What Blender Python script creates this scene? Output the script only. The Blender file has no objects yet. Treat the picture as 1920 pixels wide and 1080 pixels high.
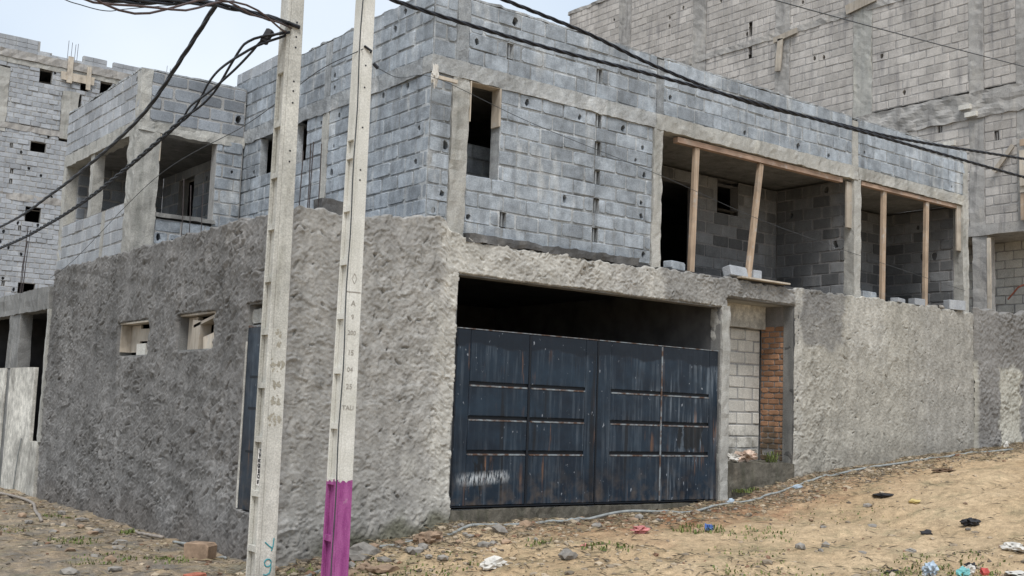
import bpy, math, random
import numpy as np
from mathutils import Vector, Matrix
R_ = math.radians
rng = np.random.default_rng(7)
random.seed(7)
scn = bpy.context.scene
col = scn.collection

# ------------------------------------------------------------------ camera
CAM = np.array([-7.6369, -11.8266, 1.1711])
YAW, PIT, ROL = 0.9178, 0.1096, 0.0371
F = np.array([math.cos(PIT)*math.cos(YAW), math.cos(PIT)*math.sin(YAW), math.sin(PIT)])
R0 = np.cross(F, [0, 0, 1]); R0 /= np.linalg.norm(R0); U0 = np.cross(R0, F)
RR = math.cos(ROL)*R0 + math.sin(ROL)*U0
UU = -math.sin(ROL)*R0 + math.cos(ROL)*U0
cam_d = bpy.data.cameras.new('camera')
cam_o = bpy.data.objects.new('camera', cam_d)
col.objects.link(cam_o)
cam_o.matrix_world = Matrix([[RR[0], UU[0], -F[0], CAM[0]], [RR[1], UU[1], -F[1], CAM[1]],
                             [RR[2], UU[2], -F[2], CAM[2]], [0, 0, 0, 1]])
cam_d.sensor_width = 36
cam_d.lens = 36*2088.8/1920
cam_d.clip_start = .1
cam_d.clip_end = 3000
scn.camera = cam_o

# ------------------------------------------------------------------ sky, sun, exposure
TO_SUN = Vector((-.52, -.68, 1.28)).normalized()
w = bpy.data.worlds.new('World')
scn.world = w
w.use_nodes = True
wn = w.node_tree
wn.nodes.clear()
out = wn.nodes.new('ShaderNodeOutputWorld')
bg = wn.nodes.new('ShaderNodeBackground')
sky = wn.nodes.new('ShaderNodeTexSky')
sky.sky_type = 'NISHITA'
sky.sun_disc = False
sky.sun_elevation = math.asin(TO_SUN.z)
sky.sun_rotation = math.atan2(TO_SUN.x, TO_SUN.y)
sky.air_density = 1.0
sky.dust_density = 3.0
bg.inputs['Strength'].default_value = .1
tc = wn.nodes.new('ShaderNodeTexCoord')
cl = wn.nodes.new('ShaderNodeTexNoise')
cl.inputs['Scale'].default_value = 2.2
cl.inputs['Detail'].default_value = 4
wn.links.new(tc.outputs['Generated'], cl.inputs['Vector'])
cr = wn.nodes.new('ShaderNodeValToRGB')
cr.color_ramp.elements[0].position = .38
cr.color_ramp.elements[0].color = (5.1, 5.95, 6.95, 1)
cr.color_ramp.elements[1].position = .62
cr.color_ramp.elements[1].color = (6.9, 7.4, 7.85, 1)
wn.links.new(cl.outputs['Fac'], cr.inputs['Fac'])
mx = wn.nodes.new('ShaderNodeMix')
mx.data_type = 'RGBA'
mx.inputs['Factor'].default_value = .8
wn.links.new(sky.outputs[0], mx.inputs['A'])
wn.links.new(cr.outputs[0], mx.inputs['B'])
wn.links.new(mx.outputs['Result'], bg.inputs['Color'])
wn.links.new(bg.outputs[0], out.inputs['Surface'])

sd = bpy.data.lights.new('sun', 'SUN')
sd.energy = 1.9
sd.angle = R_(20)
sd.color = (1, .975, .945)
so = bpy.data.objects.new('sun', sd)
col.objects.link(so)
so.rotation_euler = TO_SUN.to_track_quat('Z', 'Y').to_euler()
so.location = (-10, -14, 20)
scn.view_settings.view_transform = 'Standard'
scn.view_settings.look = 'None'
scn.view_settings.exposure = .58
scn.view_settings.gamma = 1
scn.view_settings.use_curve_mapping = False

# ------------------------------------------------------------------ material helpers
class N:
    """small node-tree builder"""
    def __init__(s, name, rough=.95, spec=.25, metal=0):
        s.m = bpy.data.materials.new(name)
        s.m.use_nodes = True
        s.t = s.m.node_tree
        s.b = s.t.nodes['Principled BSDF']
        s.b.inputs['Roughness'].default_value = rough
        s.b.inputs['Specular IOR Level'].default_value = spec
        s.b.inputs['Metallic'].default_value = metal
        s.g = s.t.nodes.new('ShaderNodeNewGeometry')
        s.oi = None
    def set(s, sock, v):
        if isinstance(v, bpy.types.NodeSocket):
            s.t.links.new(v, sock)
        elif isinstance(v, (tuple, list)):
            sock.default_value = (*v, 1) if len(sock.default_value) == 4 and len(v) == 3 else v
        else:
            sock.default_value = v
    def pos(s, scale=(1, 1, 1)):
        if scale == (1, 1, 1):
            return s.g.outputs['Position']
        n = s.t.nodes.new('ShaderNodeVectorMath'); n.operation = 'MULTIPLY'
        s.t.links.new(s.g.outputs['Position'], n.inputs[0]); n.inputs[1].default_value = scale
        return n.outputs[0]
    def xyz(s):
        n = s.t.nodes.new('ShaderNodeSeparateXYZ')
        s.t.links.new(s.g.outputs['Position'], n.inputs[0])
        return n.outputs
    def noise(s, scale, detail=4, rough=.55, vec=None, dist=0):
        n = s.t.nodes.new('ShaderNodeTexNoise')
        n.inputs['Scale'].default_value = scale
        n.inputs['Detail'].default_value = detail
        n.inputs['Roughness'].default_value = rough
        n.inputs['Distortion'].default_value = dist
        s.t.links.new(vec or s.pos(), n.inputs['Vector'])
        return n.outputs['Fac']
    def vor(s, scale, vec=None, out='Distance'):
        n = s.t.nodes.new('ShaderNodeTexVoronoi')
        n.inputs['Scale'].default_value = scale
        s.t.links.new(vec or s.pos(), n.inputs['Vector'])
        return n.outputs[out]
    def math(s, op, a, b=0.0, c=None):
        n = s.t.nodes.new('ShaderNodeMath'); n.operation = op
        s.set(n.inputs[0], a); s.set(n.inputs[1], b)
        if c is not None: s.set(n.inputs[2], c)
        return n.outputs[0]
    def rng(s, v, a, b, c=0., d=1.):
        n = s.t.nodes.new('ShaderNodeMapRange')
        s.set(n.inputs[0], v)
        for i, q in enumerate((a, b, c, d)): n.inputs[i+1].default_value = q
        return n.outputs[0]
    def mix(s, f, a, b, mode='MIX'):
        n = s.t.nodes.new('ShaderNodeMix'); n.data_type = 'RGBA'; n.blend_type = mode
        s.set(n.inputs['Factor'], f); s.set(n.inputs['A'], a); s.set(n.inputs['B'], b)
        return n.outputs['Result']
    def mul(s, c, f):
        """colour times a float"""
        n = s.t.nodes.new('ShaderNodeVectorMath'); n.operation = 'SCALE'
        s.set(n.inputs[0], c); s.set(n.inputs['Scale'], f)
        return n.outputs[0]
    def rnd(s):
        s.oi = s.t.nodes.new('ShaderNodeObjectInfo')
        a = s.math('ADD', s.oi.outputs['Random'], s.g.outputs['Random Per Island'])
        return s.math('FRACT', a)
    def attr(s, name):
        n = s.t.nodes.new('ShaderNodeAttribute'); n.attribute_name = name
        return n.outputs['Color'], n.outputs['Fac']
    def col(s, c): s.set(s.b.inputs['Base Color'], c)
    def bump(s, h, strength=.5, dist=.01):
        n = s.t.nodes.new('ShaderNodeBump')
        n.inputs['Strength'].default_value = strength
        n.inputs['Distance'].default_value = dist
        s.t.links.new(h, n.inputs['Height'])
        s.t.links.new(n.outputs[0], s.b.inputs['Normal'])

def concrete(name, base, var=.3, streak=.35, stain=(.10, .105, .10), pale=(.55, .54, .50), rough=.95, blk=0.0, bumpd=.006, palef=.35, mott=.12, dirt=None):
    n = N(name, rough)
    c = n.mix(n.rng(n.noise(1.3, 5), .3, .7), tuple(v*(1-var) for v in base), tuple(min(1, v*(1+var)) for v in base))
    if blk:
        c = n.mul(c, n.rng(n.rnd(), 0, 1, 1-blk, 1+blk))
    st = n.noise(1, 5, .6, vec=n.pos((5, 5, .55)))
    c = n.mix(n.math('MULTIPLY', n.rng(st, .52, .72), streak), c, stain)
    st2 = n.noise(1, 4, .6, vec=n.pos((3.1, 3.1, .8)))
    c = n.mix(n.math('MULTIPLY', n.rng(st2, .55, .75), palef), c, pale)
    c = n.mul(c, n.rng(n.noise(7, 5, .65), .3, .7, 1-mott, 1+mott))
    c = n.mul(c, n.rng(n.noise(60, 3), .3, .7, .80, 1.2))
    if dirt:
        zd = n.math('ADD', n.xyz()[2], n.rng(n.noise(3.5, 5, .65), .3, .7, -.35, .35))
        c = n.mix(n.rng(zd, dirt[0], dirt[1], .85, 0), c, (.085, .075, .055))
    n.col(c)
    h = n.math('ADD', n.noise(45, 4, .65), n.math('MULTIPLY', n.noise(170, 2), .5))
    n.bump(h, .8, bumpd)
    return n.m

M_ = {}
M_['block'] = concrete('grey_block', (.272, .304, .338), .22, .6, (.13, .14, .15), (.55, .56, .55), blk=.2, palef=.6, mott=.3)
M_['block_dark'] = concrete('weathered_block', (.215, .235, .26), .2, .3, (.07, .08, .09), (.4, .4, .37), blk=.3, palef=.2)
M_['block_in'] = concrete('inside_block', (.15, .155, .16), .2, .25, (.1, .1, .1), (.4, .38, .34), blk=.4, palef=.25)  # darker than the outer blocks: loggia shade put into the colour
M_['block_far'] = concrete('warm_block', (.405, .382, .356), .18, .8, (.17, .165, .17), (.58, .54, .49), blk=.14)
M_['block_cool'] = concrete('pale_block', (.33, .35, .375), .12, .3, (.18, .18, .19), (.55, .55, .53), blk=.15)
M_['block_niche'] = concrete('dirty_cream_block', (.56, .545, .50), .1, .3, (.3, .29, .26), (.7, .68, .62), blk=.08, dirt=(.45, .95))
M_['block_pale'] = concrete('cream_block', (.56, .545, .50), .1, .3, (.3, .29, .26), (.7, .68, .62), blk=.08)
M_['mortar'] = concrete('mortar', (.325, .345, .36), .25, .6, (.12, .13, .14), (.66, .66, .64), bumpd=.016, palef=.6, mott=.3, blk=.35)
M_['mortar_pale'] = concrete('pale_mortar', (.33, .33, .325), .15, .4, (.15, .15, .15), (.55, .54, .5), bumpd=.012)
M_['mortar_mid'] = concrete('warm_mortar', (.335, .322, .31), .15, .4, (.13, .13, .13), (.5, .47, .42), bumpd=.012)
M_['beam'] = concrete('stained_beam', (.335, .345, .345), .25, .7, (.17, .18, .17), (.68, .66, .60), palef=.7, mott=.25)
M_['mossy'] = concrete('mossy_threshold', (.10, .092, .075), .4, .7, (.04, .045, .025), (.27, .23, .18), mott=.4)
M_['mortar_far'] = concrete('grey_mortar', (.22, .215, .215), .15, .4, (.1, .1, .1), (.5, .47, .42), bumpd=.012)
M_['conc'] = concrete('cast_concrete', (.35, .347, .325), .16, .6, (.15, .155, .14), (.6, .57, .48))
M_['conc_d'] = concrete('dark_concrete', (.19, .19, .185), .25, .6, (.07, .075, .07), (.42, .4, .36))
M_['conc_far'] = concrete('stained_concrete', (.32, .31, .295), .2, .7, (.13, .125, .125), (.55, .5, .42))
M_['bitumen'] = concrete('blackened_concrete', (.10, .10, .10), .5, .6, (.03, .03, .03), (.3, .28, .25))
M_['pole'] = concrete('pole_concrete', (.47, .465, .43), .2, .8, (.22, .215, .18), (.68, .67, .63), bumpd=.004)
M_['tan_wall'] = concrete('cream_stained_wall', (.50, .485, .44), .4, .35, (.16, .145, .13), (.62, .60, .56), palef=.2, mott=.4)

def pole2_mat():
    n = N('pole_concrete_purple_foot', .85)
    c = n.mix(n.rng(n.noise(2, 5), .3, .7), (.48, .475, .43), (.66, .655, .62))
    st = n.noise(1, 5, .6, vec=n.pos((9, 9, .7)))
    c = n.mix(n.math('MULTIPLY', n.rng(st, .52, .75), .45), c, (.30, .29, .24))
    z = n.math('ADD', n.xyz()[2], n.rng(n.noise(22, 3), .2, .8, -.035, .035))
    p = n.mix(n.rng(n.noise(1, 5, .6, vec=n.pos((14, 14, 3))), .35, .7), (.22, .042, .17), (.37, .115, .29))
    p = n.mix(n.rng(n.noise(18, 5, .7, vec=n.pos((1, 1, .5))), .64, .72), p, (.40, .34, .36))
    c = n.mix(n.rng(z, .455, .46, 1, 0), c, p)
    c = n.mul(c, n.rng(n.noise(70, 3), .3, .7, .85, 1.12))
    n.col(c)
    n.bump(n.noise(60, 4, .6), .6, .004)
    return n.m
M_['pole2'] = pole2_mat()

def plaster_mat():
    n = N('roughcast_render', .97, .12)
    c, _ = n.attr('tone')
    c = n.mul(c, n.rng(n.noise(2.2, 6, .6), .3, .7, .84, 1.16))
    c = n.mul(c, n.rng(n.noise(26, 4, .6), .3, .7, .84, 1.16))
    # damp and moss close to the ground
    n.col(c)
    h = n.math('ADD', n.noise(34, 5, .6), n.math('MULTIPLY', n.noise(110, 3), .6))
    n.bump(h, .6, .010)
    return n.m
M_['plaster'] = plaster_mat()

def gate_mat():
    n = N('navy_steel_paint', .36, .32)
    x, y, z = n.xyz()
    c = n.mix(n.rng(n.noise(2.2, 5), .3, .75), (.004, .010, .020), (.013, .029, .049))
    # chalky vertical run marks, strongest on the right leaf
    s1 = n.noise(1, 5, .7, vec=n.pos((17, 17, .8)))
    amt = n.rng(x, 3.6, 5.0, .25, 1)
    amt = n.math('MULTIPLY', amt, n.rng(n.noise(1.3, 3), .38, .6, .15, 1.1))
    c = n.mix(n.math('MULTIPLY', n.rng(s1, .50, .70), amt), c, (.20, .24, .28))
    # rust runs under the slots
    s2 = n.noise(1, 4, .6, vec=n.pos((11, 11, .9)))
    r = n.math('MULTIPLY', n.rng(s2, .60, .72), n.rng(n.noise(1.6, 2), .45, .6))
    c = n.mix(n.math('MULTIPLY', r, .8), c, (.20, .10, .05))
    # black runs
    s3 = n.noise(1, 3, .5, vec=n.pos((6.3, 6.3, .45)))
    c = n.mix(n.math('MULTIPLY', n.rng(s3, .62, .70), .8), c, (.006, .008, .012))
    # dark water stain hanging from the top edge, wavy lower rim
    wv = n.math('ADD', n.math('MULTIPLY', n.math('SINE', n.math('MULTIPLY', x, 5.1)), .03), n.math('MULTIPLY', n.noise(3.4, 3), .16))
    d = n.math('SUBTRACT', n.math('ADD', z, wv), 2.075)
    c = n.mix(n.math('MULTIPLY', n.rng(d, 0, .012), .95), c, (.003, .008, .016))
    rim = n.math('MULTIPLY', n.rng(d, -.02, 0), n.rng(d, 0, .03, 1, 0))
    c = n.mix(n.math('MULTIPLY', rim, .5), c, (.008, .012, .02))
    # two burnt-black smears
    wob = n.rng(n.noise(5, 4, .6, vec=n.pos((2.2, 1, .7))), .3, .7, -.16, .16)
    def smear(c, x0, x1, z0, z1):
        xx = n.math('ADD', x, wob); zz = n.math('ADD', z, wob)
        m_ = n.math('MULTIPLY', n.math('MULTIPLY', n.rng(xx, x0, x0+.05), n.rng(xx, x1, x1+.05, 1, 0)), n.math('MULTIPLY', n.rng(zz, z0, z0+.08), n.rng(z, z1, z1+.01, 1, 0)))
        return n.mix(n.math('MULTIPLY', m_, .9), c, (.004, .006, .009))
    c = smear(c, 4.68, 5.2, .70, 1.06)
    c = smear(c, .92, 1.06, .0, .61)
    # scuffed scratches low on the left leaf
    sc = n.noise(1, 4, .7, vec=n.pos((45, 45, 9)))
    band = n.math('MULTIPLY', n.rng(n.math('ABSOLUTE', n.math('SUBTRACT', z, n.math('MULTIPLY_ADD', x, .06, .22))), .02, .10, 1, 0),
                  n.math('MULTIPLY', n.rng(x, .6, .8), n.rng(x, 1.35, 1.55, 1, 0)))
    c = n.mix(n.math('MULTIPLY', n.rng(sc, .42, .56), band), c, (.42, .45, .47))
    # flecks
    c = n.mix(n.math('MULTIPLY', n.rng(n.noise(23, 2, .5, vec=n.pos((1, 1, .5))), .72, .76), .6), c, (.35, .38, .42))
    # dust along the foot
    c = n.mix(n.math('MULTIPLY', n.rng(z, .0, .5, 1, 0), n.rng(n.noise(6, 4), .45, .7, 0, .4)), c, (.16, .12, .085))
    n.col(c)
    n.set(n.b.inputs['Roughness'], n.rng(n.noise(5, 4), .3, .7, .28, .55))
    n.bump(n.noise(2.4, 3), .45, .03)
    return n.m
M_['gate'] = gate_mat()
n = N('gate_edge', .6); n.col(n.mix(n.rng(n.noise(9, 3), .4, .6), (.22, .25, .27), (.09, .055, .04))); M_['gate_edge'] = n.m
n = N('gate_frame_black', .6); n.col((.010, .013, .018)); M_['gate_black'] = n.m

def ground_mat():
    n = N('sandy_ground', .97, .1)
    x, y, z = n.xyz()
    big = n.noise(.55, 5, .6)
    c = n.mix(n.rng(big, .35, .65), (.42, .305, .185), (.54, .415, .27))
    c = n.mix(n.math('MULTIPLY', n.rng(n.noise(1.7, 5, .65), .5, .7), .6), c, (.31, .235, .15))
    # red earth by the gate and along the wall foot
    a = n.math('MULTIPLY', n.rng(n.math('ADD', y, n.rng(n.noise(1.1, 4), .3, .7, -.7, .7)), -2.1, -.7), n.math('MULTIPLY', n.rng(x, .6, 2.0), n.rng(x, 5, 9, 1, .15)))
    c = n.mix(n.math('MULTIPLY', a, n.rng(n.noise(3, 4), .35, .6, .45, 1)), c, (.26, .12, .06))
    # cement crumbs: grey close to the walls
    q = n.math('ADD', n.rng(y, -1.0, -.15), 0)
    q = n.math('MULTIPLY', q, n.rng(x, -3.6, -1.6, 1, 1))
    left = n.math('MULTIPLY', n.rng(y, -.6, .8), n.rng(x, -5.4, -2.0, .35, 1))
    left = n.math('MULTIPLY', left, n.rng(x, -1.0, -1.6, 0, 1))
    right = n.math('MULTIPLY', n.rng(n.math('ADD', y, n.rng(n.noise(2, 4), .3, .7, -.4, .4)), -1.1, -.1), n.rng(x, 2.0, 1.0, .45, 1))
    g = n.math('MAXIMUM', left, right)
    c = n.mix(n.math('MULTIPLY', g, n.rng(n.noise(2.6, 5, .65), .3, .6, .25, .95)), c, (.17, .155, .135))
    # grey-green litter of dry grass
    c = n.mix(n.math('MULTIPLY', n.rng(n.noise(1.2, 6, .7, vec=n.pos((1, 1.9, 1))), .52, .66), .55), c, (.20, .19, .115))
    c = n.mul(c, n.rng(n.noise(9, 6, .7), .3, .7, .66, 1.3))
    c = n.mix(n.math('MULTIPLY', n.rng(n.noise(24, 4, .7, vec=n.pos((1, 1.6, 1))), .60, .70), .7), c, (.10, .08, .055))
    c = n.mul(c, n.rng(n.noise(60, 3, .6), .3, .7, .75, 1.22))
    n.col(c)
    h = n.math('ADD', n.noise(13, 6, .65), n.math('MULTIPLY', n.noise(70, 4, .6), .5))
    n.bump(h, 1, .03)
    return n.m
M_['ground'] = ground_mat()

def wood(name, a, b, axis):
    n = N(name, .8)
    sc = {'x': (1.2, 26, 26), 'z': (26, 26, 1.2), 'y': (26, 1.2, 26)}[axis]
    c = n.mix(n.rng(n.noise(1, 4, .6, vec=n.pos(sc)), .3, .7), a, b)
    c = n.mix(n.math('MULTIPLY', n.rng(n.noise(3, 4), .55, .72), .6), c, (.22, .19, .16))
    c = n.mix(n.math('MULTIPLY', n.rng(n.noise(7, 5, .7), .56, .68), .7), c, (.40, .39, .37))
    c = n.mul(c, n.rng(n.noise(2.3, 3), .3, .7, .75, 1.15))
    n.col(c)
    n.bump(n.noise(1, 4, .6, vec=n.pos(sc)), .5, .004)
    return n.m
M_['wood_z'] = wood('weathered_timber_post', (.30, .22, .155), (.46, .36, .27), 'z')
M_['wood_x'] = wood('weathered_timber_plank', (.27, .18, .135), (.42, .31, .235), 'x')
M_['wood_g'] = wood('grey_formwork', (.33, .29, .24), (.48, .43, .36), 'z')
M_['wood_p'] = wood('pale_formwork', (.42, .37, .30), (.56, .50, .42), 'z')

def plain(name, c, rough=.8, var=.25, sc=12, bump=0):
    n = N(name, rough)
    n.col(n.mix(n.rng(n.noise(sc, 4), .3, .7), tuple(v*(1-var) for v in c), tuple(min(1, v*(1+var)) for v in c)))
    if bump: n.bump(n.noise(sc*3, 4), .7, bump)
    return n.m
M_['brick'] = concrete('orange_brick', (.33, .185, .11), .2, .5, (.13, .08, .05), (.6, .4, .25), blk=.28, palef=.25, dirt=(.75, 1.15))
M_['brick_red'] = plain('red_brick', (.36, .13, .085), .9, .3, 20, .004)
M_['cable'] = plain('black_cable', (.018, .02, .026), .5, .3)
M_['cable_b'] = plain('brown_cable', (.075, .05, .045), .5, .3)
M_['thin'] = plain('thin_wire', (.05, .055, .06), .5, .2)
M_['conduit'] = plain('grey_conduit', (.25, .265, .26), .6, .25)
M_['conduit2'] = plain('old_conduit', (.26, .23, .20), .6, .25)
M_['steel'] = plain('rusty_rebar', (.06, .05, .05), .7, .4)
M_['white'] = plain('white_litter', (.54, .52, .48), .7, .1)
M_['sticker'] = plain('sticker_paper', (.80, .79, .77), .6, .04)
M_['ink'] = plain('black_ink', (.03, .03, .035), .7, .1)
M_['carve'] = plain('engraved_marks', (.30, .28, .25), .9, .15)
M_['blot'] = plain('faded_stencil', (.32, .30, .25), .9, .2)
M_['teal'] = plain('teal_spray', (.06, .26, .30), .8, .2)
M_['blue'] = plain('blue_plastic', (.07, .14, .36), .5, .3)
M_['paleblue'] = plain('pale_blue_plastic', (.38, .46, .54), .5, .2)
M_['tealbag'] = plain('teal_plastic', (.16, .40, .40), .5, .25)
M_['red'] = plain('red_plastic', (.45, .08, .07), .6, .3)
M_['pink'] = plain('pink_plastic', (.48, .20, .19), .7, .3)
M_['blackp'] = plain('black_scrap', (.025, .025, .028), .6, .3)
M_['brown'] = plain('brown_scrap', (.13, .085, .055), .85, .35)
M_['yellow'] = plain('yellow_scrap', (.50, .40, .17), .8, .2)
M_['rag'] = plain('rag_cloth', (.52, .40, .32), .9, .4, 9)
M_['stone'] = plain('grey_rubble', (.23, .215, .195), .95, .4, 8, .006)
M_['stone_b'] = plain('brown_rubble', (.28, .20, .14), .95, .4, 8, .006)
def pebble_mat():
    n = N('loose_gravel', .95, .1)
    r = n.rnd()
    c = n.mix(n.rng(r, 0, 1), (.10, .085, .07), (.46, .38, .28))
    c = n.mix(n.rng(n.math('FRACT', n.math('MULTIPLY', r, 7.3)), .86, .9), c, (.20, .12, .08))
    n.col(c)
    return n.m
M_['pebble'] = pebble_mat()
def grass_mat():
    n = N('weed_leaf', .75)
    c = n.mix(n.rnd(), (.065, .10, .025), (.20, .22, .075))
    n.col(c)
    return n.m
M_['grass'] = grass_mat()
n = N('dry_straw', .9); n.col(n.mix(n.rnd(), (.04, .032, .024), (.30, .24, .15))); M_['straw'] = n.m
M_['garage_wall'] = plain('garage_plaster', (.13, .13, .132), .95, .3, 3)  # garage dimness painted in, less dark than the other inner walls
M_['dark_in'] = plain('shade_toned_inside', (.07, .07, .072), .95, .3, 3)  # darkness of the enclosed rooms put into the base colour

# ------------------------------------------------------------------ mesh helpers
class MB:
    def __init__(s):
        s.v = []; s.f = []; s.mi = []
    def add(s, v, f, mi=0):
        o = len(s.v); s.v.extend(v); s.f.extend([tuple(i+o for i in q) for q in f]); s.mi.extend([mi]*len(f)); return s
    def box(s, x0, x1, y0, y1, z0, z1, mi=0, M=None):
        v = [(x, y, z) for z in (z0, z1) for y in (y0, y1) for x in (x0, x1)]
        if M is not None: v = [tuple(M @ Vector(q)) for q in v]
        return s.add(v, [(0, 2, 3, 1), (4, 5, 7, 6), (0, 1, 5, 4), (2, 6, 7, 3), (0, 4, 6, 2), (1, 3, 7, 5)], mi)
    def quad(s, a, b, c, d, mi=0): return s.add([a, b, c, d], [(0, 1, 2, 3)], mi)
    def tube(s, pts, r, n=6, mi=0):
        P = [Vector(p) for p in pts]; o = len(s.v); k = len(P)
        for i, p in enumerate(P):
            t = (P[min(i+1, k-1)] - P[max(i-1, 0)]).normalized()
            a = t.cross(Vector((0, 0, 1)))
            if a.length < .05: a = t.cross(Vector((1, 0, 0)))
            a.normalize(); b = t.cross(a)
            rr = r[i] if hasattr(r, '__len__') else r
            for j in range(n):
                g = 2*math.pi*j/n
                s.v.append(tuple(p + a*math.cos(g)*rr + b*math.sin(g)*rr))
        for i in range(k-1):
            for j in range(n):
                s.f.append((o+i*n+j, o+i*n+(j+1) % n, o+(i+1)*n+(j+1) % n, o+(i+1)*n+j)); s.mi.append(mi)
        s.f.append(tuple(o+j for j in range(n))[::-1]); s.mi.append(mi)
        s.f.append(tuple(o+(k-1)*n+j for j in range(n))); s.mi.append(mi)
        return s
    def mesh(s, name, mats):
        me = bpy.data.meshes.new(name)
        me.from_pydata(s.v, [], s.f)
        for m in (mats if isinstance(mats, (list, tuple)) else [mats]): me.materials.append(M_[m])
        if any(s.mi): me.polygons.foreach_set('material_index', s.mi)
        me.update()
        return me
    def build(s, name, mats, parent=None, smooth=False):
        me = s.mesh(name, mats)
        if smooth: me.polygons.foreach_set('use_smooth', [True]*len(me.polygons))
        return link(name, me, parent)

def link(name, me, parent=None):
    o = bpy.data.objects.new(name, me)
    col.objects.link(o)
    if parent is not None:
        o.parent = parent
        o.matrix_parent_inverse = par_inv(parent)
    return o
_inv = {}
def par_inv(p):
    if p.name not in _inv:
        m = p.matrix_basis.copy(); q = p
        while q.parent is not None:
            m = q.parent.matrix_basis @ q.matrix_parent_inverse @ m if False else m
            q = q.parent
        _inv[p.name] = m.inverted()
    return _inv[p.name]
def tag(o, label=None, cat=None, group=None, kind=None):
    if label: o['label'] = label
    if cat: o['category'] = cat
    if group: o['group'] = group
    if kind: o['kind'] = kind
    return o
def empty(name, loc, label, cat, group=None):
    o = bpy.data.objects.new(name, None)
    col.objects.link(o)
    o.location = loc
    o.empty_display_size = .2
    return tag(o, label, cat, group)

def vnoise(P, scale, seed=0):
    """cheap smooth value noise of 3-D points, range about -1..1"""
    P = np.asarray(P, float)*scale
    s = np.zeros(len(P)); r = np.random.default_rng(seed+100)
    for k in range(7):
        d = r.normal(size=3); d /= np.linalg.norm(d)
        s += np.sin(P @ (d*(1+.9*k*.5)) * 2.1 + r.uniform(0, 6.28) + 1.3*np.sin(P @ r.normal(size=3)*.9))
    return s/3.2

def rough_box(name, x0, x1, y0, y1, z0, z1, mat, parent, amp=.008, cell=.09, seed=0, M=None):
    """box of cast concrete: subdivided, wavering faces and softened arrises"""
    n = [max(1, min(160, int(round((b-a)/cell)))) for a, b in ((x0, x1), (y0, y1), (z0, z1))]
    idx = {}; V = []; Fc = []
    def vid(i, j, k):
        q = (i, j, k)
        if q not in idx:
            idx[q] = len(V)
            V.append((x0+(x1-x0)*i/n[0], y0+(y1-y0)*j/n[1], z0+(z1-z0)*k/n[2]))
        return idx[q]
    for j in range(n[1]):
        for i in range(n[0]):
            Fc.append((vid(i, j, 0), vid(i, j+1, 0), vid(i+1, j+1, 0), vid(i+1, j, 0)))
            Fc.append((vid(i, j, n[2]), vid(i+1, j, n[2]), vid(i+1, j+1, n[2]), vid(i, j+1, n[2])))
    for k in range(n[2]):
        for i in range(n[0]):
            Fc.append((vid(i, 0, k), vid(i+1, 0, k), vid(i+1, 0, k+1), vid(i, 0, k+1)))
            Fc.append((vid(i, n[1], k), vid(i, n[1], k+1), vid(i+1, n[1], k+1), vid(i+1, n[1], k)))
        for j in range(n[1]):
            Fc.append((vid(0, j, k), vid(0, j, k+1), vid(0, j+1, k+1), vid(0, j+1, k)))
            Fc.append((vid(n[0], j, k), vid(n[0], j+1, k), vid(n[0], j+1, k+1), vid(n[0], j, k+1)))
    V = np.array(V)
    D = np.stack([vnoise(V, 3.1, seed+1)+.6*vnoise(V, 9, seed+4), vnoise(V, 3.1, seed+2)+.6*vnoise(V, 9, seed+5), vnoise(V, 3.1, seed+3)*.7+.6*vnoise(V, 9, seed+6)], 1)
    V = V + D*amp
    if M is not None: V = np.array([tuple(M @ Vector(v)) for v in V])
    b = MB(); b.v = [tuple(v) for v in V]; b.f = Fc; b.mi = [0]*len(Fc)
    return b.build(name, mat, parent)

# ---- one block: softened eight-sided face, proud of the joint ----
def block_geo(L, H, depth=.045, seed=0, hole=None):
    r = random.Random(seed)
    a, b = L/2, H/2; c = r.choice((.010, .016, .026))
    def j(s): return r.uniform(-s, s)
    q = lambda: c*r.uniform(.4, 1.3)
    ol = [(-a+q(), -b+j(.004)), (a-q(), -b+j(.004)), (a+j(.004), -b+q()), (a+j(.004), b-q()), (a-q(), b+j(.004)), (-a+q(), b+j(.004)), (-a+j(.004), b-q()), (-a+j(.004), -b+q())]
    ins = .008
    fr = [(x-math.copysign(min(ins, abs(x)), x), y-math.copysign(min(ins, abs(y)), y)) for x, y in ol]
    V = [(x, j(.002), y) for x, y in fr] + [(x, .010, y) for x, y in ol] + [(x, depth, y) for x, y in ol]
    Fc = []
    for i in range(8):
        k = (i+1) % 8
        Fc.append((8+i, 8+k, k, i)); Fc.append((16+i, 16+k, 8+k, 8+i))
    if hole is None:
        Fc.append(tuple(range(8)))
    else:
        hx, hz, hr, hv = hole
        o = len(V)
        for i in range(8):
            ang = math.radians(-112.5+45*i)
            q = hr*r.uniform(.75, 1.2)
            V.append((hx+math.cos(ang)*q, .006, hz+math.sin(ang)*q*hv))
        for i in range(8): V.append((V[o+i][0]*.98+hx*.02, .17, V[o+i][2]*.9+hz*.1))
        for i in range(8):
            k = (i+1) % 8
            Fc.append((i, k, o+k, o+i)); Fc.append((o+i, o+k, o+8+k, o+8+i))
    return V, Fc
_bm = {}
def block_mesh(L, H, var, mat, hole=None):
    key = (round(L, 2), round(H, 2), var, mat, hole)
    if key not in _bm:
        V, Fc = block_geo(key[0], key[1], seed=hash((key[0], key[1], var)) & 0xffff, hole=hole)
        b = MB().add(V, Fc)
        _bm[key] = b.mesh('block', mat)
    return _bm[key]

def px_size(P, nrm):
    d = np.array(P)-CAM
    z = d @ F
    if z < 1: return 0
    u = 960+2088*(d @ RR)/z; v = 540-2088*(d @ UU)/z
    if u < -20 or u > 1940 or v < -20 or v > 1100: return 0
    return abs(d @ np.array(nrm))/np.linalg.norm(d)/z**2

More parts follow.
